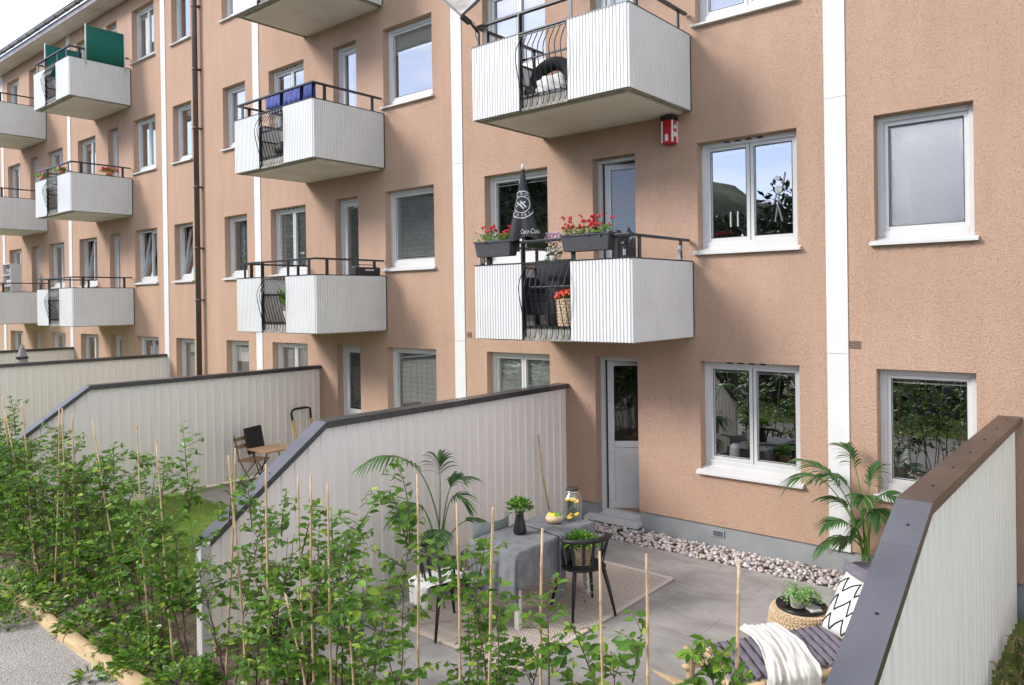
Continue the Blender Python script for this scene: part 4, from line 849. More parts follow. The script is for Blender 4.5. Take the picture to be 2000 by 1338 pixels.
for r_ in range(3):
    base = -.66+.62*r_; pr_ = []; verts = [(-.92, base-.1), (-.58, base+.30), (-.50, base-.20), (-.02, base+.28), (.04, base-.22), (.50, base+.30), (.56, base-.18), (.92, base+.16)]
    for (a0, b0), (a1, b1) in zip(verts, verts[1:]):
        for q in range(8): pr_.append(surf(min(.95, max(-.95, a0+(a1-a0)*q/8)), min(.95, max(-.95, b0+(b1-b0)*q/8))))
    zz_.tube(pr_, .0065, 4)
zz_.build('zigzag_print', M['piping'], t)
m_ = MB(); pillow(m_, bp_(1.50, .10, ZS+.28), Wd, Vector((0, 0, 1)), U, .42, .42, .15); tag(m_.build('cushion', M['mauve'], smooth=True), 'plain dusky purple pillow mostly hidden behind the zigzag one', 'pillow')

# ---------------------------------------------------------------- neighbour's garden: bistro set, sack truck
def folding_chair(label, loc, rz, pad=True):
    t = thing('folding_chair', label, 'chair', loc, rz, 'folding chairs at the bistro table')
    for sx in (-1, 1):
        MB().tube([(sx*.19, -.22, .86), (sx*.19, -.12, .45), (sx*.19, .20, 0)], .009, 6).build('leg', M['black'], t, world=False); MB().tube([(sx*.17, .18, .45), (sx*.17, -.22, 0)], .009, 6).build('leg', M['black'], t, world=False)
    for k in range(6): MB().box(-.2, .2, -.17+k*.06, -.125+k*.06, .44, .455).build('seat_slat', M['wood'], t, world=False)
    for z in (.66, .78): MB().obox((0, -.185-(z-.66)*.3, z), (.40, .014, .06), Matrix.Rotation(R(14), 3, 'X')).build('back_slat', M['wood'], t, world=False)
    return t
folding_chair('folding chair with two wooden back slats beside the bistro table, nearest the hedge', (-11.32, -1.72, 0), R(-70))
folding_chair('folding chair on the far side of the bistro table, half hidden by the wall cap', (-10.12, -1.55, 0), R(100))
for (p, rz, lb) in (((-11.50, -1.60, .455), R(-70), 'black chair pad hung over the slatted chair nearest the hedge'), ((-9.98, -1.62, .455), R(100), 'black chair pad on the half hidden chair behind the bistro table')):
    m_ = MB(); c, s = math.cos(rz), math.sin(rz); a_ = Matrix.Rotation(rz, 3, 'Z'); m_.obox(Vector(p)+a_ @ Vector((0, .02, .28)), (.42, .045, .44), a_ @ Matrix.Rotation(R(12), 3, 'X'))
    tag(m_.build('chair_pad', M['matblack'], bevel=.02), lb, 'chair pad')
t = thing('bistro_table', 'small square folding table with a slatted brown wood top and crossed black legs', 'table', (-10.68, -1.78, 0), 0)
for k in range(6): MB().box(-.26+k*.087, -.178+k*.087, -.27, .27, .695, .715).build('top_slat', M['wood'], t, world=False)
for sx in (-1, 1):
    MB().tube([(-.2, sx*.22, .69), (.2, sx*.22, 0)], .010, 6).build('leg', M['black'], t, world=False); MB().tube([(.2, sx*.2, .69), (-.2, sx*.2, 0)], .010, 6).build('leg', M['black'], t, world=False)
t = thing('sack_truck', 'sack truck with yellow uprights and a black loop handle leaning on the garden wall', 'sack truck', (-11.6, -.55, 0))
for y in (-.76, -.35):
    MB().tube([(-11.36, y, .16), (-11.68+.02, y+.03 if y < -.5 else y-.0, .93)], .019, 8).build('upright', M['yellow'], t, smooth=True)
MB().tube([(-11.66, -.73, .90), (-11.685, -.74, 1.04), (-11.69, -.72, 1.095), (-11.69, -.66, 1.12), (-11.69, -.42, 1.12), (-11.685, -.35, 1.10), (-11.66, -.35, .90)], .021, 8).build('handle', M['matblack'], t, smooth=True)
for y in (-.80, -.31): MB().lathe((-11.42, y, .13), [(.03, -.0), (.12, 0), (.125, .01)], 16).build('axle_plate', M['black'], t)
for y in (-.82, -.29):
    k = MB(); k.add([(-11.42+.13*r__*math.cos(a*.3927), y+o_, .13+.13*r__*math.sin(a*.3927)) for r__ in (1, .4) for o_ in (-.02, .02) for a in range(16)], [(a, (a+1) % 16, 16+(a+1) % 16, 16+a) for a in range(16)]+[(a, 32+a, 32+(a+1) % 16, (a+1) % 16) for a in range(16)]+[(16+a, 16+(a+1) % 16, 48+(a+1) % 16, 48+a) for a in range(16)]+[(32+a, 48+a, 48+(a+1) % 16, 32+(a+1) % 16) for a in range(16)]); k.build('wheel', M['tyre'], t)
MB().box(-11.40, -11.18, -.72, -.39, .012, .02).build('toe_plate', M['black'], t)
# closed grey parasol two gardens on
t = thing('closed_parasol', 'closed grey parasol standing between two far garden walls', 'parasol', (-20.0, -2.37, 0))
MB().tube([(-20, -2.37, 0), (-20, -2.37, 2.1)], .02, 8).build('pole', M['steel'], t, smooth=True)
MB().lathe((-20, -2.37, 0), [(.001, 2.14), (.03, 2.12), (.07, 2.0), (.11, 1.75), (.13, 1.4), (.12, 1.1), (.02, 1.08)], 14).build('canopy', M['greypar'], t, smooth=True)
MB().lathe((-20, -2.37, 0), [(.118, 1.86), (.125, 1.83), (.118, 1.80)], 14).build('tie_band', M['black'], t, smooth=True)
MB().lathe((-20, -2.37, -.04), [(.001, .08), (.22, .08), (.24, .04), (.24, 0)], 18).build('foot', M['concrete'], t, smooth=True)

# ============================================================ THINGS ON THE BALCONIES
B1R = -4.277; B1L = B1R-2.271; z1f = ZB[1]
# black closed parasol with printed emblem
ux, uy, uz = -5.88, -1.28, z1f
t = thing('closed_parasol', 'closed black parasol with white printed emblem on the lower right balcony', 'parasol', (ux, uy, uz+.156))
MB().tube([(ux, uy, uz+.156), (ux, uy, 4.6)], .017, 10).build('pole', M['white'], t, smooth=True)
MB().lathe((ux, uy, 0), [(.001, 4.675), (.014, 4.66), (.026, 4.60), (.012, 4.595)], 14).build('finial', M['white'], t, smooth=True)
n, rows = 48, 20; pts = []
def ur(th, v): # v 0 top .. 1 bottom
    base = .022+.175*v**1.15+.03*v*v; fold = .16*v*(math.cos(4*th+.6)+.35*math.cos(8*th)); return max(.018, base*(1+fold*1.3))
def up_(th, v): r_ = ur(th, v); return (ux+r_*math.cos(th)*1.0, uy+r_*math.sin(th)*.85, 4.60-.86*v-.03*math.cos(4*th)*v*v)
for j in range(rows+1):
    for i in range(n+1): pts.append(up_(2*math.pi*i/n, j/rows))
MB().grid(pts, n+1, rows+1).build('canopy', M['parasol'], t, smooth=True)
m_ = MB(); m_.lathe((ux, uy, uz+.156), [(.001, .07), (.10, .07), (.13, .05), (.135, 0)], 20); m_.build('foot', M['concrete'], t, smooth=True)
# emblem printed on the cloth: a ring with arcs of letters; and the lettering lower right
def flatfont(txt, size, shear=0):
    cu_ = bpy.data.curves.new('t', 'FONT'); cu_.body = txt; cu_.size = size; cu_.shear = shear; cu_.align_x = 'CENTER'; cu_.resolution_u = 3; o = bpy.data.objects.new('t', cu_); col.objects.link(o)
    dg = bpy.context.evaluated_depsgraph_get(); me = o.evaluated_get(dg).to_mesh(); V = [tuple(v_.co) for v_ in me.vertices]; F = [tuple(p_.vertices) for p_ in me.polygons]; bpy.data.objects.remove(o); return V, F
thc = math.atan2(-.765, -.30)+.10    # facing the street side
thc = math.atan2(-7.1, 5.9)-.12
def onto(x, z, th0): # x along the surface (right seen from outside), z height -> point on canopy skin
    v = min(1, max(.02, (4.60-z)/.86)); r_ = ur(th0, v); th = th0+x/max(r_, .05); p = up_(th, v); r2_ = ur(th, v)+.006; return (ux+r2_*math.cos(th), uy+r2_*math.sin(th)*.85, z-.03*math.cos(4*th)*v*v*0)
em = MB(); cz = 4.16; thc -= .12
for rad, wd in ((.145, .010), (.088, .008)):
    k = 40; pa = [onto((rad+s__*wd/2)*math.cos(2*math.pi*q/k), cz+(rad+s__*wd/2)*math.sin(2*math.pi*q/k)*1.15, thc) for s__ in (-1, 1) for q in range(k+1)]
    em.add(pa, [(q, q+1, k+2+q, k+1+q) for q in range(k)])
def arc_text(txt, rad, a0, a1, size, flip=False):
    for i, chx in enumerate(txt):
        V, F = flatfont(chx, size); a = a0+(a1-a0)*i/(len(txt)-1); ro = a-math.pi/2 if not flip else a+math.pi/2
        P = []
        for x, y, _ in V: X = rad*math.cos(a)+x*math.cos(ro)-y*math.sin(ro); Z = rad*math.sin(a)+x*math.sin(ro)+y*math.cos(ro); P.append(onto(X, cz+Z*1.15, thc))
        em.add(P, F)
arc_text('CRODA', .100, R(120), R(12), .052); arc_text('EXPRI', .132, R(232), R(312), .042, True)
for a0, a1 in (((-.05, .03), (.02, -.05)), ((-.02, .045), (.05, -.035)), ((-.06, -.02), (.04, .035))):
    p, q = onto(a0[0], cz+a0[1], thc), onto(a1[0], cz+a1[1], thc); em.bar(p, q, .016, .003, up=(.6, -.8, 0))
em.build('emblem_print', M['ink'], t)
V, F = flatfont('Coca-Cola', .105, .35); em = MB(); em.add([onto(x*.50, 3.80+y*.8, thc+.50) for x, y, _ in V], F); em.build('lettering', M['ink'], t)
# planter boxes with flowers on the railing
def flowerbox(name, x0, x1, label, seed, dens):
    yc = -1.40; zt, zb_ = 3.735, 3.545
    t = thing('flower_box', label, 'flower box', ((x0+x1)/2, yc, zb_), group='wicker flower boxes on the lower right balcony')
    b = MB(); vs = []
    for z, e in ((zb_, .03), (zt, 0)): vs += [(x0+e, yc-.085+e*.6, z), (x1-e, yc-.085+e*.6, z), (x1-e, yc+.085-e*.6, z), (x0+e, yc+.085-e*.6, z)]
    b.add(vs, [(3, 2, 1, 0), (0, 1, 5, 4), (1, 2, 6, 5), (2, 3, 7, 6), (3, 0, 4, 7)]); b.box(x0-.006, x1+.006, yc-.093, yc-.078, zt-.02, zt+.004); b.box(x0-.006, x1+.006, yc+.078, yc+.093, zt-.02, zt+.004); b.box(x0-.006, x0+.01, yc-.078, yc+.078, zt-.02, zt+.004); b.box(x1-.01, x1+.006, yc-.078, yc+.078, zt-.02, zt+.004)
    b.build('box', M['darkweave'], t)
    MB().box(x0+.012, x1-.012, yc-.074, yc+.074, zt-.05, zt-.015).build('potting_soil', M['soil'], t)
    rng = np.random.default_rng(seed); n = int(420*(x1-x0)); P = np.stack([rng.uniform(x0+.02, x1-.02, n), rng.normal(yc, .055, n), zt+rng.uniform(-.02, .09, n)], 1); D = rng.normal(0, 1, (n, 3)); D[:, 2] = abs(D[:, 2])*.7
    leafmesh('foliage', P, D, rng.uniform(.025, .05, n), M['herb'], t, rng, wide=1.4, tl=.45, yel=.3)
    fl = MB(); rg = random.Random(seed)
    for k in range(int(dens*(x1-x0))):
        x = rg.uniform(x0+.03, x1-.03); y = yc+rg.uniform(-.09, .07); z = zt+rg.uniform(.08, .20)
        for q in range(6): fl.ball((x+rg.uniform(-.022, .022), y+rg.uniform(-.022, .022), z+rg.uniform(-.016, .016)), rg.uniform(.008, .015), 6, 4, rg.choice([0, 0, 0, 1]) if seed == 31 and k % 5 == 0 else 0)
        fl.tube([(x, y, z), (x*.7+.3*(x0+x1)/2, yc, zt)], .002, 4, 2)
    fl.build('blossoms', [M['red'], M['cotton'], M['stem']], t, smooth=True)
    return t
flowerbox('a', B1L+.03, B1L+.62, 'dark wicker box of red and white flowers below the black parasol', 31, 30)
flowerbox('b', -5.17, -4.52, 'dark wicker flower box full of dense red flowers near the rail corner', 32, 44)
def lantern(x, y, z, h, label):
    t = thing('lantern', label, 'lantern', (x, y, z), group='black lanterns on the lower right balcony'); w_ = h*.28
    MB().lathe((x, y, z), [(.001, 0), (w_*.62, 0), (w_*.62, h*.06), (w_*.5, h*.1), (.001, h*.1)], 6).build('base', M['black'], t)
    MB().lathe((x, y, z), [(w_*.55, h*.60), (w_*.66, h*.62), (w_*.5, h*.70), (w_*.28, h*.78), (w_*.3, h*.84), (.001, h*.88)], 6).build('roof', M['black'], t)
    c = MB()
    for k in range(6): a = k*math.pi/3; c.bar((x+w_*.5*math.cos(a), y+w_*.5*math.sin(a), z+h*.08), (x+w_*.5*math.cos(a), y+w_*.5*math.sin(a), z+h*.62), .006, .006)
    c.build('cage', M['black'], t); MB().lathe((x, y, z+h*.1), [(w_*.22, 0), (w_*.22, h*.28), (.001, h*.28)], 10).build('candle', M['ceram'], t)
    c = MB().tube([(x+.022*math.cos(q*.52), y, z+h*.92+.022*math.sin(q*.52)) for q in range(13)], .003, 5); c.build('ring', M['black'], t)
zt1 = z1f+.934
lantern(-4.40, -1.36, zt1, .24, 'black hexagonal lantern at the corner of the balcony railing beside the flower box')
lantern(-6.49, -1.36, zt1, .19, 'small black lantern at the far left end of the railing, partly behind the flower box')
t = thing('watering_lamp', 'small grey clamp lamp with white glass on the side railing near the wall', 'lamp', (-4.30, -.28, zt1)); MB().lathe((-4.30, -.28, zt1), [(.001, 0), (.035, 0), (.035, .012), (.012, .02), (.012, .10), (.03, .11), (.022, .17), (.001, .175)], 12).build('lamp_body', M['signal'], t, smooth=True)
# wicker armchairs stacked inside, basket of red flowers on the floor
def wicker_chair(x, y, z, label, sc=1.0):
    t = thing('wicker_armchair', label, 'armchair', (x, y, z), group='dark wicker armchairs on the lower right balcony')
    def bb(nm, *a): MB().box(x+a[0], x+a[1], y+a[2], y+a[3], z+a[4], z+a[5]).build(nm, M['darkweave'], t, bevel=.015)
    bb('seat', -.27, .27, -.25, .27, .30, .40); bb('backrest', -.27, .27, .22, .28, .40, .84); bb('armrest', -.30, -.25, -.25, .27, .40, .62); bb('armrest', .25, .30, -.25, .27, .40, .62); bb('apron', -.27, .27, -.27, -.24, .14, .30)
    for sx in (-.26, .26):
        for sy in (-.24, .24): MB().box(x+sx-.02, x+sx+.02, y+sy-.02, y+sy+.02, z, z+.3).build('leg', M['darkweave'], t)
wicker_chair(-5.88, -.92, z1f+.156, 'dark wicker armchair behind the parasol pole, seen through the bowed grille'); wicker_chair(-5.18, -.62, z1f+.156, 'dark wicker armchair standing behind the basket of orange-red flowers')
t = thing('flower_basket', 'tall woven basket of orange-red flowers behind the bowed grille', 'flower basket', (-5.24, -1.24, z1f+.156)); c = (-5.24, -1.24, z1f+.156)
bk = MB().lathe(c, [(.001, 0), (.12, 0), (.125, .02), (.145, .34), (.135, .34), (.12, .3), (.001, .3)], 20)
for q in range(9):
    for k in range(16): a = 2*math.pi*(k+.5*(q % 2))/16; rr = .128+.018*q/9; bk.obox((c[0]+rr*math.cos(a), c[1]+rr*math.sin(a), c[2]+.03+q*.036), (.014, .044, .022), Matrix.Rotation(a, 3, 'Z'))
bk.build('basket', [M['weave']], t)
rg = random.Random(6); fl = MB()
for k in range(170): a = rg.uniform(0, 6.28); rr = .17*math.sqrt(rg.random()); fl.ball((c[0]+rr*math.cos(a), c[1]+rr*math.sin(a), c[2]+.36+.07*(1-(rr/.17)**2)+rg.uniform(-.02, .02)), rg.uniform(.012, .022), 6, 4)
fl.build('blossoms', M['orange'], t, smooth=True)
rng = np.random.default_rng(15); P, D = leafball((c[0], c[1], c[2]+.33), (.16, .16, .06), 120, rng); leafmesh('foliage', P, D, rng.uniform(.03, .05, 120), M['herb'], t, rng, wide=1.4)
# small potted plant with pale flowers and a lilac flower cluster at the window
t = thing('potted_plant', 'small potted plant with white blossoms between the two flower boxes', 'potted plant', (-5.42, -1.30, zt1)); c = (-5.42, -1.30, zt1)
MB().lathe(c, [(.001, 0), (.035, 0), (.045, .07), (.001, .065)], 12).build('pot', M['stone_pot'], t, smooth=True)
fl = MB(); rg = random.Random(3)
for k in range(18): p = (c[0]+rg.uniform(-.1, .1), c[1]+rg.uniform(-.05, .05), c[2]+rg.uniform(.08, .17)); fl.ball(p, .014, 6, 4); fl.tube([(c[0], c[1], c[2]+.06), p], .002, 4, 1)
fl.build('blossoms', [M['cotton'], M['stem']], t, smooth=True)
t = thing('potted_plant', 'potted plant with lilac flowers just right of the closed black parasol', 'potted plant', (-5.60, -1.05, zt1-.35)); fl = MB(); c = (-5.60, -1.05, z1f+.6)
MB().lathe((c[0], c[1], z1f+.156), [(.001, 0), (.09, 0), (.12, .55), (.001, .53)], 16).build('pot', M['darkweave'], t, smooth=True)
for k in range(60): a = rg.uniform(0, 6.28); rr = .11*math.sqrt(rg.random()); fl.ball((c[0]+rr*math.cos(a), c[1]+rr*math.sin(a), 3.76+rg.uniform(-.06, .06)), .015, 6, 4)
fl.build('blossoms', M['pink'], t, smooth=True)
rng = np.random.default_rng(16); P, D = leafball((c[0], c[1], 3.45), (.11, .11, .3), 160, rng); leafmesh('foliage', P, D, rng.uniform(.03, .05, 160), M['herb'], t, rng, wide=1.2)
# alarm box under the upper balcony
t = thing('alarm_box', 'red and white alarm box fixed to the wall under the upper right balcony', 'alarm box', (-4.55, 0, 4.905))
X0_, X1_, Z0_, Z1_, YD = -4.60, -4.455, 4.90, 5.185, -.13
MB().box(X0_, X1_, YD, -.002, Z0_, Z1_).build('housing', M['redbox'], t, bevel=.004)
e = MB()
for x in (X0_-.004, X1_-.012): e.box(x, x+.016, YD-.006, YD+.014, Z0_+.01, Z1_-.01)
e.box(X1_-.002, X1_+.004, -.022, -.004, Z0_+.01, Z1_-.01); e.box(X0_+.045, X0_+.085, YD-.004, YD, Z0_+.03, Z0_+.11); e.box(X1_, X1_+.003, YD+.03, YD+.055, Z0_+.08, Z0_+.14); e.box(X1_, X1_+.003, YD+.07, YD+.10, Z0_+.08, Z0_+.14)
e.add([(X1_+.003, YD+.065+.03*math.cos(q*math.pi/8), Z0_+.18+.05*math.sin(q*math.pi/8)) for q in range(9)], [tuple(range(9))]); e.build('white_marks', M['ceram'], t)
MB().lathe((X0_+.065, YD-.002, Z0_+.20), [(.018, 0), (.001, .0)], 10).build('sounder_hole', M['black'], t)
MB().box(X0_-.015, X1_+.01, -.14, -.003, Z1_+.002, Z1_+.05).build('bracket', M['black'], t)
# satellite dish at the top
t = thing('satellite_dish', 'grey-brown square satellite dish on a black bracket, cut by the top edge of the picture', 'satellite dish', (-6.55, -1.5, 6.55))
m_ = MB(); c = Vector((-6.56, -1.55, 6.86)); nrm = Vector((.35, -1, .35)).normalized(); a1 = nrm.cross(Vector((0, 0, 1))).normalized(); a2 = a1.cross(nrm); pts = []
for jv in range(9):
    for i in range(9):
        u, v = (i/8-.5)*2, (jv/8-.5)*2; p = c+(a1*(u+v)*.5+a2*(v-u)*.5)*.34-nrm*(.06*(1-(u*u+v*v)/2)); pts.append(p)
m_.grid(pts, 9, 9).build('reflector', M['dish'], t, smooth=True, solid=.012)
e = MB()
for a, b_ in (((0, 0), (8, 0)), ((0, 0), (0, 8)), ((8, 0), (8, 8)), ((0, 8), (8, 8))): e.bar(pts[a[1]*9+a[0]], pts[b_[1]*9+b_[0]], .022, .022)
lo = min(pts, key=lambda p: p.z); e.bar(lo, lo+Vector((.03, .12, -.06)), .06, .05); e.tube([lo+Vector((.0, .1, 0)), (-6.47, -1.40, 6.38), (-6.47, -1.40, 6.1)], .018, 8); e.build('bracket', M['black'], t)
e = MB().tube([lo, (-6.50, -1.43, 6.5), (-6.52, -1.40, 6.36), (-6.47, -1.38, 6.2)], .005, 5); e.build('cable', M['black'], t)
# upper right balcony: tyre, white bag
zf = ZB[2]+.156
def torus(mb, c, R_, r_, rot, n=36, m_=12, sq=1.0):
    vs = []
    for i in range(n):
        for j in range(m_): a, b_ = 6.2832*i/n, 6.2832*j/m_; rr = R_+r_*math.cos(b_); vs.append(Vector(c)+rot @ Vector((rr*math.cos(a), rr*math.sin(a), r_*sq*math.sin(b_))))
    mb.add(vs, [(i*m_+j, ((i+1) % n)*m_+j, ((i+1) % n)*m_+(j+1) % m_, i*m_+(j+1) % m_) for i in range(n) for j in range(m_)])
m_ = MB(); torus(m_, (-5.60, -1.02, zf+.27), .225, .085, Matrix.Rotation(R(74), 3, 'X') @ Matrix.Rotation(.2, 3, 'Y'), sq=1.0); tag(m_.build('car_tyre', M['tyre'], smooth=True), 'black car tyre standing on the upper right balcony behind the grille', 'tyre')
def blob(name, c, r_, sc, m, label, cat, seed=1, amp=.12, k=10, group=None):
    rg = random.Random(seed); ph = [rg.uniform(0, 6) for _ in range(6)]; vs = []; n, kk = 26, 16
    for i in range(kk+1):
        th = math.pi*i/kk
        for j in range(n): p = 6.2832*j/n; d = Vector((math.sin(th)*math.cos(p), math.sin(th)*math.sin(p), math.cos(th))); f = 1+amp*(math.sin(d.x*5+ph[0])*math.sin(d.y*6+ph[1])+.6*math.sin(d.z*9+ph[2]+d.x*7)); vs.append((c[0]+d.x*r_*f*sc[0], c[1]+d.y*r_*f*sc[1], max(c[2]-r_*sc[2]*.8, c[2]+d.z*r_*f*sc[2])))
    o = MB().add(vs, [(i*n+j, (i+1)*n+j, (i+1)*n+(j+1) % n, i*n+(j+1) % n) for i in range(kk) for j in range(n)]).build(name, m, smooth=True); return tag(o, label, cat, group)
blob('plastic_sack', (-5.44, -1.24, zf+.11), .15, (1.45, .8, .95), M['cotton'], 'crumpled white sack in front of the tyre behind the upper right grille', 'sack', 4, .16)
blob('dark_bag', (-5.74, -1.27, zf+.08), .10, (.9, .8, 1.0), M['matblack'], 'small dark bag left of the white sack on the upper right balcony', 'bag', 5)
# middle upper balcony: blue towels, laundry rack, basket and box
zf = ZB[2]; tx = -9.945
for x0, x1, lb, dz in ((-11.30, -10.86, 'blue towel hung left on the railing of the balcony left of the middle stripe', 0), (-10.78, -10.30, 'wider blue towel with vertical folds hung in the middle of the same railing', .02), (-10.22, -9.99, 'blue towel hung round the corner end of the railing', .01)):
    pts = [(x0+(x1-x0)*i/20+.0, -1.395+(.03 if s__ > 0 else -.035)*0+(.012*math.sin(i*1.3+q)+.02*(1 if s__ > 0 else -1)*(q > 0)), zf+1.195+dz*.2-q*(.31+dz)) for q, s__ in ((1, -1), (0, 1)) for i in range(21)]+[]
    pts2 = []
    for s__, qs in ((1, (1, .66, .33, .08)), (0, (0,)), (-1, (.08, .33, .66, 1))):
        for q in qs:
            for i in range(21): pts2.append((x0+(x1-x0)*i/20, -1.372+s__*(.034+.006*q)+.012*math.sin(i*1.15+q*2)*min(1, q*3), zf+1.196-q*(.30+dz)*(1 if s__ > 0 else .8)))
    tag(MB().grid(pts2, 21, len(pts2)//21).build('towel', M['blue'], smooth=True, solid=.006), lb, 'towel', 'blue towels drying on the railing')
tag(MB().box(-11.0, -10.6, -.9, -.5, zf+.156, zf+.60).build('storage_crate', M['darkweave'], bevel=.02), 'dark crate seen through the grille below the blue towels', 'crate')
bk = MB()
for q in range(7):
    for k in range(4): bk.box(-10.98+q*.055, -10.945+q*.055, -1.12, -1.10, zf+.30+k*.065, zf+.345+k*.065)
bk.box(-11.0, -10.6, -1.10, -.95, zf+.28, zf+.57); tag(bk.build('laundry_basket', M['signal']), 'grey perforated laundry basket behind the grille below the towels', 'basket')
blob('barbecue', (-11.22, -1.1, zf+.33), .17, (1, 1, .9), M['matblack'], 'round black kettle barbecue left of the laundry basket behind the grille', 'barbecue', 9, .02)
# middle lower balcony: plant, radio
zf = ZB[1]+.156
t = thing('potted_plant', 'broad-leaved yellow-green plant in a pale pot behind the grille of the middle lower balcony', 'potted plant', (-11.05, -1.15, zf)); MB().lathe((-11.05, -1.15, zf), [(.001, 0), (.10, 0), (.13, .2), (.001, .19)], 16).build('pot', M['stone_pot'], t, smooth=True)
rng = np.random.default_rng(17); n = 60; a = rng.uniform(0, 6.28, n); P = np.stack([-11.05+.05*np.cos(a), -1.15+.05*np.sin(a), zf+.2+rng.uniform(0, .25, n)], 1); D = np.stack([np.cos(a)*.7, np.sin(a)*.7, np.full(n, 1.2)], 1); leafmesh('foliage', P, D, rng.uniform(.18, .30, n), M['herb'], t, rng, wide=.5, tl=.45, yel=.25)
blob('terracotta_pot', (-10.82, -1.28, zf+.05), .07, (1.2, 1, 1), M['terr'], 'low terracotta bowl at the foot of the plant in the middle lower balcony', 'pot', 3, .02)
t = thing('radio', 'black portable radio on the side panel of the middle lower balcony', 'radio', (-9.97, -.45, ZB[1]+.934)); zr = ZB[1]+.934
MB().box(-10.06, -9.93, -.66, -.14, zr, zr+.13).build('housing', M['matblack'], t, bevel=.01); MB().box(-9.93, -9.926, -.46, -.28, zr+.07, zr+.095).build('display', M['steel'], t); MB().tube([(-9.99, -.62, zr+.13), (-9.99, -.60, zr+.17), (-9.99, -.2, zr+.17), (-9.99, -.18, zr+.13)], .007, 6).build('handle', M['matblack'], t)
# far balconies: green wind screens, flowers, shelf of pots, slatted loungers
zf = ZB[3]; bx = -19.584
def screen(x, ya, yb, label):
    t = thing('wind_screen', label, 'wind screen', (x, ya, zf+.94), group='green wind screens on the far top balcony')
    m_ = MB(); pts = [(x+.006*math.sin(i*.9), ya+(yb-ya)*i/10, z) for z in (zf+.93, zf+1.3, zf+1.75) for i in range(11)]; m_.grid(pts, 11, 3).build('fabric', M['green'], t, smooth=True, solid=.006)
    for y in (ya, yb): MB().tube([(x, y, zf+.80), (x, y, zf+1.78)], .016, 8).build('post', M['white'], t, smooth=True)
screen(bx+.02, -1.06, -.16, 'large green fabric wind screen facing the street on the far top balcony'); screen(bx-2.20, -1.20, -.30, 'darker green wind screen at the back end of the far top balcony')
zf = ZB[2]
for (x, y, lb) in ((-21.5, -1.38, 'pink and red flowers hanging left on the front rail of the far middle balcony'), (-20.3, -1.38, 'pale pink flowers near the rail corner of the far middle balcony'), (-19.60, -.55, 'bright red flowers on the side rail of the far middle balcony')):
    t = thing('flower_pot', lb, 'flower pot', (x, y, zf+.93), group='flower pots on the far middle balcony'); fl = MB(); rg = random.Random(int(-x*10)); red = 'bright' in lb
    MB().lathe((x, y, zf+.934), [(.001, 0), (.07, 0), (.09, .10), (.001, .09)], 12).build('pot', M['terr'], t, smooth=True)
    for k in range(40): fl.ball((x+rg.uniform(-.12, .12), y+rg.uniform(-.1, .1)*(2 if red else 1), zf+1.07+rg.uniform(-.03, .05)), .022, 6, 4, rg.choice([0, 0, 0] if red else [0, 1, 1]))
    fl.build('blossoms', [M['red'], M['cotton']], t, smooth=True); rng = np.random.default_rng(5); P, D = leafball((x, y, zf+1.03), (.2, .2, .05), 90, rng); leafmesh('foliage', P, D, rng.uniform(.05, .08, 90), M['herb'], t, rng)
def lounger(x, z, lb):
    t = thing('folded_lounger', lb, 'lounger', (x, -1.2, z)); 
    for s__ in (-.16, .16): MB().bar((x+s__, -1.30, z), (x+s__+.05, -1.0, z+.80), .03, .02).build('side_bar', M['timber'], t)
    for k in range(7): MB().box(x-.16, x+.19, -1.28+.04*k, -1.265+.04*k, z+.08+k*.1, z+.13+k*.1).build('slat', M['timber'], t)
for f_, lb in ((3, 'folded wooden lounger behind the grille of the far top balcony'), (2, 'folded wooden lounger behind the grille of the far middle balcony'), (1, 'folded wooden lounger behind the grille of the far lower balcony')): lounger(-20.70, ZB[f_]+.156, lb)
t = thing('shelf_unit', 'pale shelf crowded with pots and coloured odds and ends on the leftmost lower balcony', 'shelf', (-26.6, -.6, ZB[1]+.156)); zf = ZB[1]+.156
for k in range(5): MB().box(-26.9, -26.2, -.75, -.45, zf+.3+k*.33, zf+.325+k*.33).build('board', M['white'], t)
for sx in (-26.9, -26.22): MB().box(sx, sx+.025, -.75, -.45, zf, zf+1.64).build('side', M['white'], t)
rg = random.Random(12); cs = ['yellow', 'blue', 'signal', 'terr', 'herb', 'white', 'matblack', 'dish']
for k in range(12):
    zz = zf+.325+(k % 4)*.33+.66*0; x = -26.82+(k//4)*.22; c_ = cs[rg.randrange(8)]
    m_ = MB().lathe((x+.02, -.6, zz), [(.001, 0), (.06, 0), (.08, .13), (.05, .18), (.001, .2)], 10)
    tag(m_.build('pot', M[c_], smooth=True, tint=True), '%s pot on the %s shelf board, %s column, of the leftmost lower balcony' % ({'yellow': 'yellow', 'blue': 'blue', 'signal': 'grey', 'terr': 'terracotta', 'herb': 'green', 'white': 'white', 'matblack': 'black', 'dish': 'beige'}[c_], ('lowest', 'second', 'third', 'top')[k % 4], ('left', 'middle', 'right')[k//4]), 'pot', 'small things on the crowded balcony shelf')

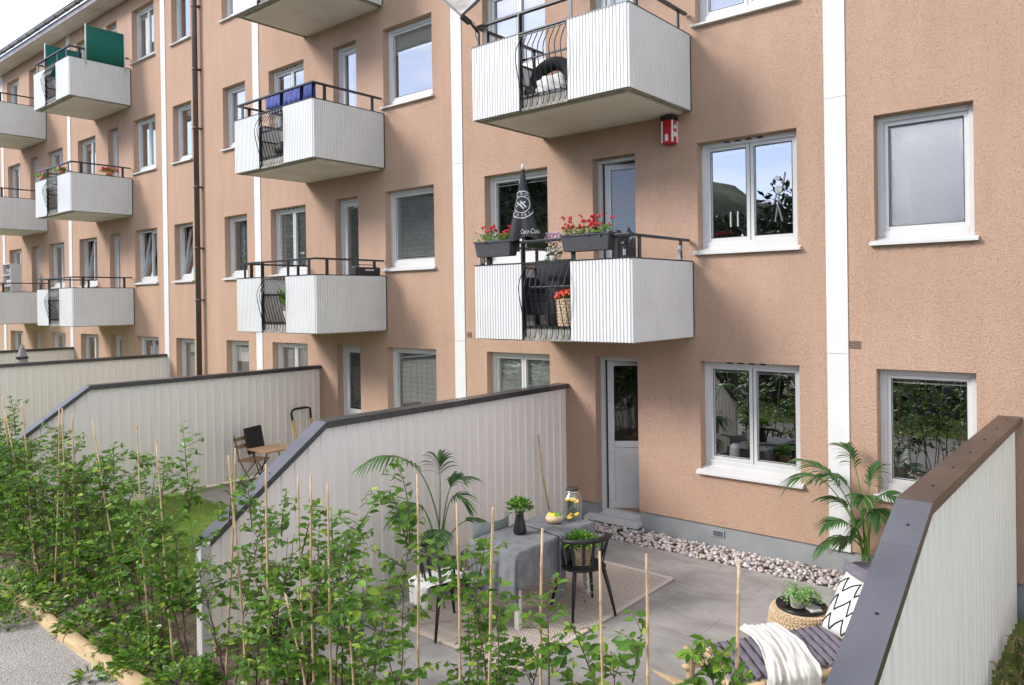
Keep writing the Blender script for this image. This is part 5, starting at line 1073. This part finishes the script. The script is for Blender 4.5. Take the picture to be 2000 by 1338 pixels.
# ============================================================ PLANTS
def bez(p0, p1, p2, n):
    p0, p1, p2 = Vector(p0), Vector(p1), Vector(p2); return [p0*(1-t)**2+p1*2*t*(1-t)+p2*t*t for t in [i/n for i in range(n+1)]]
def palm(name, label, base, fronds, pot, seed, lw=.030, leafL=.30):
    t = thing(name, label, 'potted palm', base); rng = random.Random(seed); V = MB(); S_ = MB()
    for (c1, tip, start, L0) in fronds:
        ax = bez((base[0]+rng.uniform(-.04, .04), base[1]+rng.uniform(-.04, .04), base[2]+.12), c1, tip, 30)
        S_.tube(ax, [.0085-.0065*i/30 for i in range(31)], 6)
        k0 = int(start*30); N_ = 15
        for q in range(N_):
            f = start+(1-start)*(q+.3)/N_; i = min(29, int(f*30)); p = ax[i].lerp(ax[i+1], f*30-i); d = (ax[i+1]-ax[i]).normalized()
            side = d.cross(Vector((0, 0, 1)));
            if side.length < .05: side = Vector((1, 0, 0))
            side.normalize(); u = (q+.5)/N_; ln = L0*leafL*(.55+.75*math.sin(math.pi*min(1, .18+u*.82))**.8)*rng.uniform(.85, 1.1)
            for sg in (-1, 1):
                dr = (side*sg*(1.05-.55*u)+d*(.55+.9*u)+Vector((0, 0, .18))).normalized(); w_ = lw*(.8+.2*math.sin(math.pi*u)); pts = []; sidew = dr.cross(Vector((0, 0, 1))); sidew = sidew.normalized() if sidew.length > .05 else d
                nn = 6; tw = rng.uniform(-.5, .5); sidew = (sidew*math.cos(tw)+Vector((0, 0, 1))*math.sin(tw)).normalized(); vs = []
                for s_ in range(nn+1):
                    a = s_/nn; c = p+dr*ln*a+Vector((0, 0, -1))*ln*(.42*a*a+.10*a**3); ww = w_*math.sin(math.pi*min(1, .12+a*.88))**.7*.5 if a < 1 else .0008
                    vs += [c-sidew*ww, c+Vector((0, 0, -.004*(1-a))), c+sidew*ww]
                fs = [(3*s_+j, 3*s_+j+1, 3*s_+j+4, 3*s_+j+3) for s_ in range(nn) for j in (0, 1)]
                V.add(vs, fs, 0, min(1, max(0, rng.gauss(.35, .2)+(.35 if u > .85 else 0))))
    V.build('fronds', M['palm'], t, tint=True, smooth=True); S_.build('stem', M['herb'], t, tint=True, smooth=True)
    pot(t, base); return t
def pot_r(t, b): MB().lathe((b[0], b[1], 0), [(.001, .002), (.12, .002), (.13, .02), (.165, .27), (.155, .275), (.145, .23), (.001, .22)], 28).build('pot', M['greypot'], t, smooth=True)
def pot_l(t, b): MB().lathe((b[0], b[1], 0), [(.001, .002), (.14, .002), (.15, .02), (.17, .32), (.158, .325), (.15, .28), (.001, .27)], 28).build('pot', M['signal'], t, smooth=True)
bx, by = -2.22, -.40
palm('potted_palm', 'feathery green palm in a grey pot in the corner between pebbles and near garden wall', (bx, by, .22), [
    ((bx-.10, by-.05, 1.25), (bx-.66, by-.02, 1.28), .52, 1.0), ((bx-.30, by-.20, 1.45), (bx-.62, by-.38, 1.10), .55, .95), ((bx+.02, by+.05, 1.25), (bx+.34, by-.05, .98), .55, .9),
    ((bx+.05, by-.15, 1.15), (bx+.08, by-.35, 1.05), .6, .8), ((bx-.15, by-.05, .75), (bx-.42, by-.16, .40), .55, .62), ((bx-.06, by+.05, .70), (bx-.28, by+.12, .42), .5, .7),
    ((bx-.08, by-.05, 1.0), (bx-.42, by+.05, .90), .55, .75), ((bx+.05, by+.08, .95), (bx-.12, by-.05, .62), .6, .6), ((bx-.02, by, 1.4), (bx-.25, by+.12, 1.45), .6, .9), ((bx-.05, by-.05, 1.35), (bx-.45, by-.05, 1.12), .55, .85), ((bx+.08, by-.05, 1.1), (bx+.22, by-.28, .86), .55, .8), ((bx-.02, by-.02, 1.15), (bx+.10, by+.12, 1.28), .6, .85), ((bx-.10, by-.12, .9), (bx-.30, by-.30, .72), .55, .7)], pot_r, 4, leafL=.25, lw=.024)
bx, by = -5.68, -2.98
palm('potted_palm', 'dark green palm in a grey pot in front of the white wall behind the hedge', (bx, by, .27), [
    ((bx+.02, by-.15, 1.75), (bx-.05, by-.98, 1.44), .50, 1.05), ((bx+.05, by+.05, 1.2), (bx+.08, by+.24, 1.12), .62, 1.3), ((bx+.10, by+.02, 1.15), (bx+.22, by+.12, .95), .6, 1.0),
    ((bx, by+.05, 1.25), (bx-.05, by+.05, 1.35), .65, 1.2), ((bx-.05, by-.15, 1.2), (bx-.02, by-.55, .86), .55, 1.0), ((bx+.08, by-.05, .85), (bx+.30, by-.40, .62), .55, .9), ((bx+.1, by+.2, .85), (bx+.28, by+.48, .62), .55, 1.0)], pot_l, 6, leafL=.215, lw=.024)

# hedge of young hornbeams, each tied to bamboo canes
CANES = [(-10.72, 1.92, -10.13), (-10.43, 1.79, -9.31), (-9.83, 1.93, -9.43), (-8.82, 1.93, -8.82), (-8.69, 1.95, -8.9), (-8.34, 1.91, -8.35), (-8.04, 1.87, -7.32), (-6.91, 1.95, -6.72), (-6.54, 1.84, -6.27), (-5.37, 1.9, -5.56), (-5.34, 1.86, -5.1), (-4.83, 1.86, -4.86), (-4.55, 1.81, -4.51), (-4.31, 1.85, -4.3), (-4.13, 1.82, -4.09), (-3.34, 1.98, -3.36), (-2.94, 1.89, -2.95), (-2.67, 1.91, -2.79), (-2.4, 1.83, -2.46), (-2.01, 1.81, -1.96), (-1.76, 1.85, -1.74), (-1.35, 1.88, -1.43), (-3.92, 1.0, -3.83), (-4.61, .99, -4.23)]
ORD = ['leftmost', 'second', 'third', 'fourth', 'fifth', 'sixth', 'seventh', 'eighth', 'ninth', 'tenth', 'eleventh', 'twelfth', 'thirteenth', 'fourteenth', 'fifteenth', 'sixteenth', 'seventeenth', 'eighteenth', 'nineteenth', 'twentieth', 'twenty-first', 'rightmost']
XTRA = {0: 'leaning, at the picture edge', 3: 'upright, left of a crossing pair', 4: 'crossing its upright neighbour', 6: 'strongly leaning', 9: 'before the low wall end', 10: 'touching its neighbour', 15: 'beside the potted palm', 18: 'standing before the grey tablecloth', 19: 'crossing the black chair', 20: 'rising over the edge of the rug', 21: 'rising beside the bamboo bench'}
rg = random.Random(19)
for i, (xt, zt_, xb) in enumerate(CANES):
    m_ = MB(); yc_ = -5.45 - (.05 if i % 3 else -.02); a = Vector((xb, yc_, -.05)); b_ = Vector((xt, yc_, zt_)); n = 7; Ln = (b_-a).length; th = rg.uniform(.0085, .0108); pts = []; rs = []
    u = 0; q = rg.uniform(.12, .25); nodes = []
    while q < Ln-.02: nodes.append(q/Ln); q += rg.uniform(.20, .30)
    ts_ = [0]
    for nd in nodes: ts_ += [nd-.006, nd-.002, nd+.002, nd+.006]
    ts_ += [1]; ts_ = sorted(ts_)
    for t_ in ts_: k = 1-.30*t_; nr = 1.0 if not any(abs(t_-nd) < .003 for nd in nodes) else 1.28; pts.append(a.lerp(b_, t_)+Vector((.004*math.sin(t_*7+i), .004*math.cos(t_*5+i), 0))); rs.append(th*k*nr)
    m_.tube(pts, rs, 7)
    if i < 22: lb = (ORD[i]+' bamboo cane from the left along the hedge' if i not in (0, 21) else ORD[i]+' bamboo cane of the hedge')+(', '+XTRA[i] if i in XTRA else '')
    else: lb = 'short bamboo cane end low in the gap of the hedge before the grey patio' if i == 22 else 'short bamboo cane leaning low inside the hedge before the white wall'
    tag(m_.build('bamboo_cane', M['cane'], smooth=True), lb, 'bamboo cane', 'bamboo canes in the hedge')
def shrub(x, y, top, sx, sy, nb, low, label, seed, tall=(), blen=(.18, .42), leafs=(.056, .090)):
    rng = np.random.default_rng(seed); t = thing('hornbeam_shrub', label, 'shrub', (x, y, -.03), group='young hornbeam shrubs of the hedge'); st = MB(); P = []; D = []; S = []; TB = []
    def twig(p0, d0, L_, r0, leafstart=.05, rise=.25, sp=.026, wob=.10, grav=.45):
        n = max(3, int(L_/.05)); p = np.array(p0, float); d = np.array(d0, float); d /= np.linalg.norm(d); pts = [tuple(p)]; per = L_/n
        for i in range(n):
            d = d+rng.normal(0, wob, 3)+np.array([0, 0, rise-grav*(i/n)])*.25; d /= np.linalg.norm(d); p = p+d*per; pts.append(tuple(p))
        st.tube(pts, [r0*(1-.75*i/n) for i in range(n+1)], 5, cap=False)
        q = leafstart; sgn = 1; A = np.array(pts)
        while q < L_:
            f = q/per; i = min(n-1, int(f)); pp = A[i]+(A[i+1]-A[i])*(f-i); dd = A[i+1]-A[i]; dd = dd/np.linalg.norm(dd); sd_ = np.cross(dd, [0, 0, 1.0]); sn = np.linalg.norm(sd_); sd_ = sd_/sn if sn > .1 else np.array([math.cos(q*40), math.sin(q*40), 0])
            P.append(pp+sd_*sgn*.006); D.append(sd_*sgn*.9+dd*.75+rng.normal(0, .22, 3)); e = q/L_; S.append(rng.uniform(*leafs)*(1.05-.45*e**3)); TB.append(.35+(.33 if e > .8 and rng.random() < .5 else 0)); sgn = -sgn; q += sp*rng.uniform(.7, 1.3)
        P.append(A[-1]); D.append(A[-1]-A[-2]); S.append(leafs[0]*.8); TB.append(.6); return A
    stems = []
    for k in range(rng.integers(2, 4)):
        a = rng.uniform(0, 6.28); b0 = np.array([x+rng.uniform(-.05, .05), y+rng.uniform(-.04, .04), -.05]); tp = np.array([x+rng.uniform(-.5, .5)*sx, y+rng.uniform(-.5, .5)*sy, top*rng.uniform(.82, .98)]); mid = (b0+tp)/2+rng.normal(0, .05, 3); n = 14
        A = np.array([(1-u)**2*b0+2*u*(1-u)*mid+u*u*tp for u in np.linspace(0, 1, n+1)])+rng.normal(0, .006, (n+1, 3)); st.tube([tuple(p) for p in A], [.008*(1-.75*i/n) for i in range(n+1)], 6); stems.append(A)
    for k in range(nb):
        A = stems[rng.integers(0, len(stems))]; u = low+(1-low)*rng.random()**.85; i = min(len(A)-2, int(u*(len(A)-1))); p = A[i]+(A[i+1]-A[i])*rng.random(); a = rng.uniform(0, 6.28); L_ = rng.uniform(*blen)*(1.15-.5*u)
        twig(p, (math.cos(a)*sx, math.sin(a)*sy, rng.uniform(.05, .8)), L_, .0038)
    for (dx, dy, zt_, L_) in tall:   # long leading shoots above the mass
        A0 = np.array([x, y, zt_-L_*.93]); twig(A0, (dx, dy, 1.0), L_, .006, .04, .0, .024, .035, .12)
        for q in range(int(L_/.06)): f = (q+1)*.06/L_*.85; a = rng.uniform(0, 6.28); twig(A0+np.array([dx, dy, 1.0])/np.linalg.norm([dx, dy, 1])*L_*f, (math.cos(a), math.sin(a), .5), rng.uniform(.07, .16), .0025)
    st.build('stem', M['stem'], t)
    leafmesh('foliage', P, D, S, M['leaf'], t, rng, wide=1.15, tb=TB, ts=.16, droop=.35, flat=1.1, yel=.05)
SH = []
x = -12.0
k = 0
rg = random.Random(23)
while x < -6.45:
    SH.append((x, -5.38+rg.uniform(-.08, .08), 1.56+rg.uniform(-.14, .10)-(.10 if x > -7 else 0), .9, .72, 60, .06, [])); x += rg.uniform(.27, .36)
tl = {1: [(-.05, 0, 1.98, .55)], 5: [(.0, 0, 1.93, .5)], 9: [(.22, 0, 1.72, .45), (-.05, 0, 1.7, .3)], 12: [(.9, 0, 1.62, .5)], 14: [(.1, 0, 1.68, .3)], 17: [(.05, 0, 1.6, .3)]}
SH = [s[:7]+(tl.get(i, []),) for i, s in enumerate(SH)]
SH += [(-6.14, -5.42, 1.40, .55, .8, 62, .30, [(.03, 0, 1.97, .75), (.25, 0, 1.55, .3)]), (-5.50, -5.42, 1.38, .6, .8, 34, .12, [(.1, 0, 1.66, .4)]), (-5.12, -5.45, 1.42, .8, .9, 46, .12, [(-.1, 0, 1.72, .4)]), (-4.78, -5.42, 1.40, .8, .9, 46, .1, [(.15, 0, 1.66, .35)]), (-4.48, -5.46, 1.38, .8, .9, 44, .1, [(.28, 0, 1.70, .45)]),
       (-4.18, -5.42, 1.42, .7, .8, 34, .12, [(.0, 0, 1.62, .35)]), (-4.0, -5.47, 1.36, .6, .7, 24, .12, [(.42, -.02, 1.86, .62)]), (-3.42, -5.42, 1.52, .7, .8, 32, .2, [(-.16, 0, 2.02, .55), (-.35, 0, 1.86, .4)]), (-3.10, -5.45, 1.42, .9, .8, 34, .2, [(-.3, 0, 1.62, .4)]), (-2.86, -5.42, 1.56, .8, .8, 34, .25, [(.3, 0, 1.70, .25)]),
       (-2.64, -5.46, 1.50, .7, .7, 26, .3, []), (-2.36, -5.45, 1.16, .6, .6, 12, .3, [(.02, 0, 1.50, .5)]), (-2.08, -5.45, 1.22, .7, .7, 16, .3, [(-.3, 0, 1.42, .3)]), (-1.86, -5.46, 1.30, .8, .7, 20, .3, [(.2, 0, 1.50, .3)]), (-1.66, -5.44, 1.36, .8, .7, 22, .35, [(.9, 0, 1.62, .42)]), (-1.40, -5.46, 1.30, .7, .6, 16, .4, [(-.5, 0, 1.50, .3), (.3, 0, 1.44, .2)]), (-1.22, -5.42, 1.18, .6, .6, 12, .4, [])]
n_ = len(SH); HINT = {n_-17: 'with a tall leafy leader, just left of the white wall post', n_-16: 'just right of the white wall post', n_-11: 'with a shoot arching right before the white wall', n_-10: 'tallest, in front of the potted palm', n_-8: 'in front of the near black chair', n_-6: 'thin, before the striped rug', n_-3: 'with a long arching shoot towards the bench', n_-1: 'sparse, at the right end of the hedge'}
N1 = ['first', 'second', 'third', 'fourth', 'fifth', 'sixth', 'seventh', 'eighth', 'ninth', 'tenth']; N2 = ['twenty-', 'thirty-']
def ordn(i):
    i += 1
    return (N1+['eleventh', 'twelfth', 'thirteenth', 'fourteenth', 'fifteenth', 'sixteenth', 'seventeenth', 'eighteenth', 'nineteenth', 'twentieth'])[i-1] if i <= 20 else ('thirtieth' if i == 30 else 'fortieth' if i == 40 else (('twenty-' if i < 30 else 'thirty-' if i < 40 else 'forty-')+N1[i % 10-1]))
for i, s in enumerate(SH):
    if s[0] > -2.5: s = s[:2]+(s[2]-.10,)+s[3:]
    dens = i < n_-17
    lb = (('dense bushy' if dens else 'open leafy')+' young hornbeam, ') + (HINT[i] if i in HINT else ordn(i)+' shrub from the left in the hedge')
    shrub(s[0], s[1], s[2], s[3], s[4], int(s[5]*((1 if i < n_-20 else .55) if dens else 1.0 if i == n_-17 else 1.4 if i < n_-6 else 1.4)), s[6], lb, 100+i, s[7], blen=(.2, .46) if dens else (.14, .38), leafs=(.056, .090) if dens else (.058, .094))
# low weeds, the tuft in the gravel and the dry plants beside the near wall
def clump(name, label, c, r_, n, sz, m, seed, h=.1, wide=1.0):
    rng = np.random.default_rng(seed); a = rng.uniform(0, 6.28, n); rr = r_*np.sqrt(rng.random(n)); P = np.stack([c[0]+rr*np.cos(a), c[1]+rr*np.sin(a), c[2]+rng.random(n)*h*(1-(rr/r_)**2*.7)], 1); D = np.stack([np.cos(a), np.sin(a), rng.uniform(.1, 1.1, n)], 1)
    t = thing(name, label, 'plant', c); leafmesh('leaves', P, D, rng.uniform(sz*.6, sz*1.2, n), m, t, rng, wide=wide, yel=.15, ts=.25); return t
clump('weed', 'single leafy weed growing in the gravel next to the timber kerb', (-6.72, -5.98, -.06), .12, 34, .10, M['leaf'], 40, .05, .8)
for i, (x, y, r_, lb) in enumerate([(-8.75, -5.86, .5, 'low leafy shoots spilling over the kerb onto the gravel, left edge of the picture'), (-7.75, -5.66, .2, 'low green weeds beside the start of the visible timber kerb'), (-7.05, -5.55, .28, 'low green weeds at the foot of the dense hedge by the kerb'), (-6.5, -5.62, .25, 'small weeds on the bare soil between kerb and white wall post'), (-5.9, -5.62, .25, 'small weeds on the soil right of the white wall post'), (-9.35, -5.85, .5, 'leafy shoots lying on the gravel at the far left of the kerb')]):
    clump('weed', lb, (x, y, -.04), r_, int(1500*r_), .075, M['leaf'], 50+i, .20)
t = thing('dry_shrub', 'straggly green and dry brown plants at the foot of the near garden wall, bottom right', 'plant', (-.55, -1.4, -.1)); rng = np.random.default_rng(70)
P = []; D = []; st = MB()
for k in range(90):
    x = rng.uniform(-.88, -.1); y = rng.uniform(-2.6, -.15); a = rng.uniform(0, 6.28); L_ = rng.uniform(.2, .5); hgt = rng.uniform(.10, .32)+.12*(y > -1.2); pts = [(x+L_*.5*u*math.cos(a), y+L_*.5*u*math.sin(a), -.12+hgt*math.sin(u*2.3)) for u in np.linspace(0, 1, 7)]; pts = [(max(-.965, p[0]), p[1], p[2]) for p in pts]
    st.tube(pts, .003, 4, cap=False)
    for p in pts[1:]:
        for _ in range(7): P.append((max(-.95, p[0]+rng.normal(0, .03)), p[1]+rng.normal(0, .03), p[2]+rng.normal(0, .02))); D.append(rng.normal(0, 1, 3)+np.array([.3, 0, .2]))
st.build('stem', M['cane'], t); leafmesh('leaves', P, D, rng.uniform(.03, .075, len(P)), M['drygrass'], t, rng, ts=.3, wide=.8)
tag(MB().tube([(-7.3, -5.35, -.02), (-6.9, -5.5, 0), (-6.4, -5.62, -.01), (-6.0, -5.66, .0), (-5.2, -5.64, -.01), (-4.0, -5.66, 0)], .012, 8).build('irrigation_hose', M['matblack'], smooth=True), 'thin black irrigation hose lying on the soil along the hedge', 'hose')
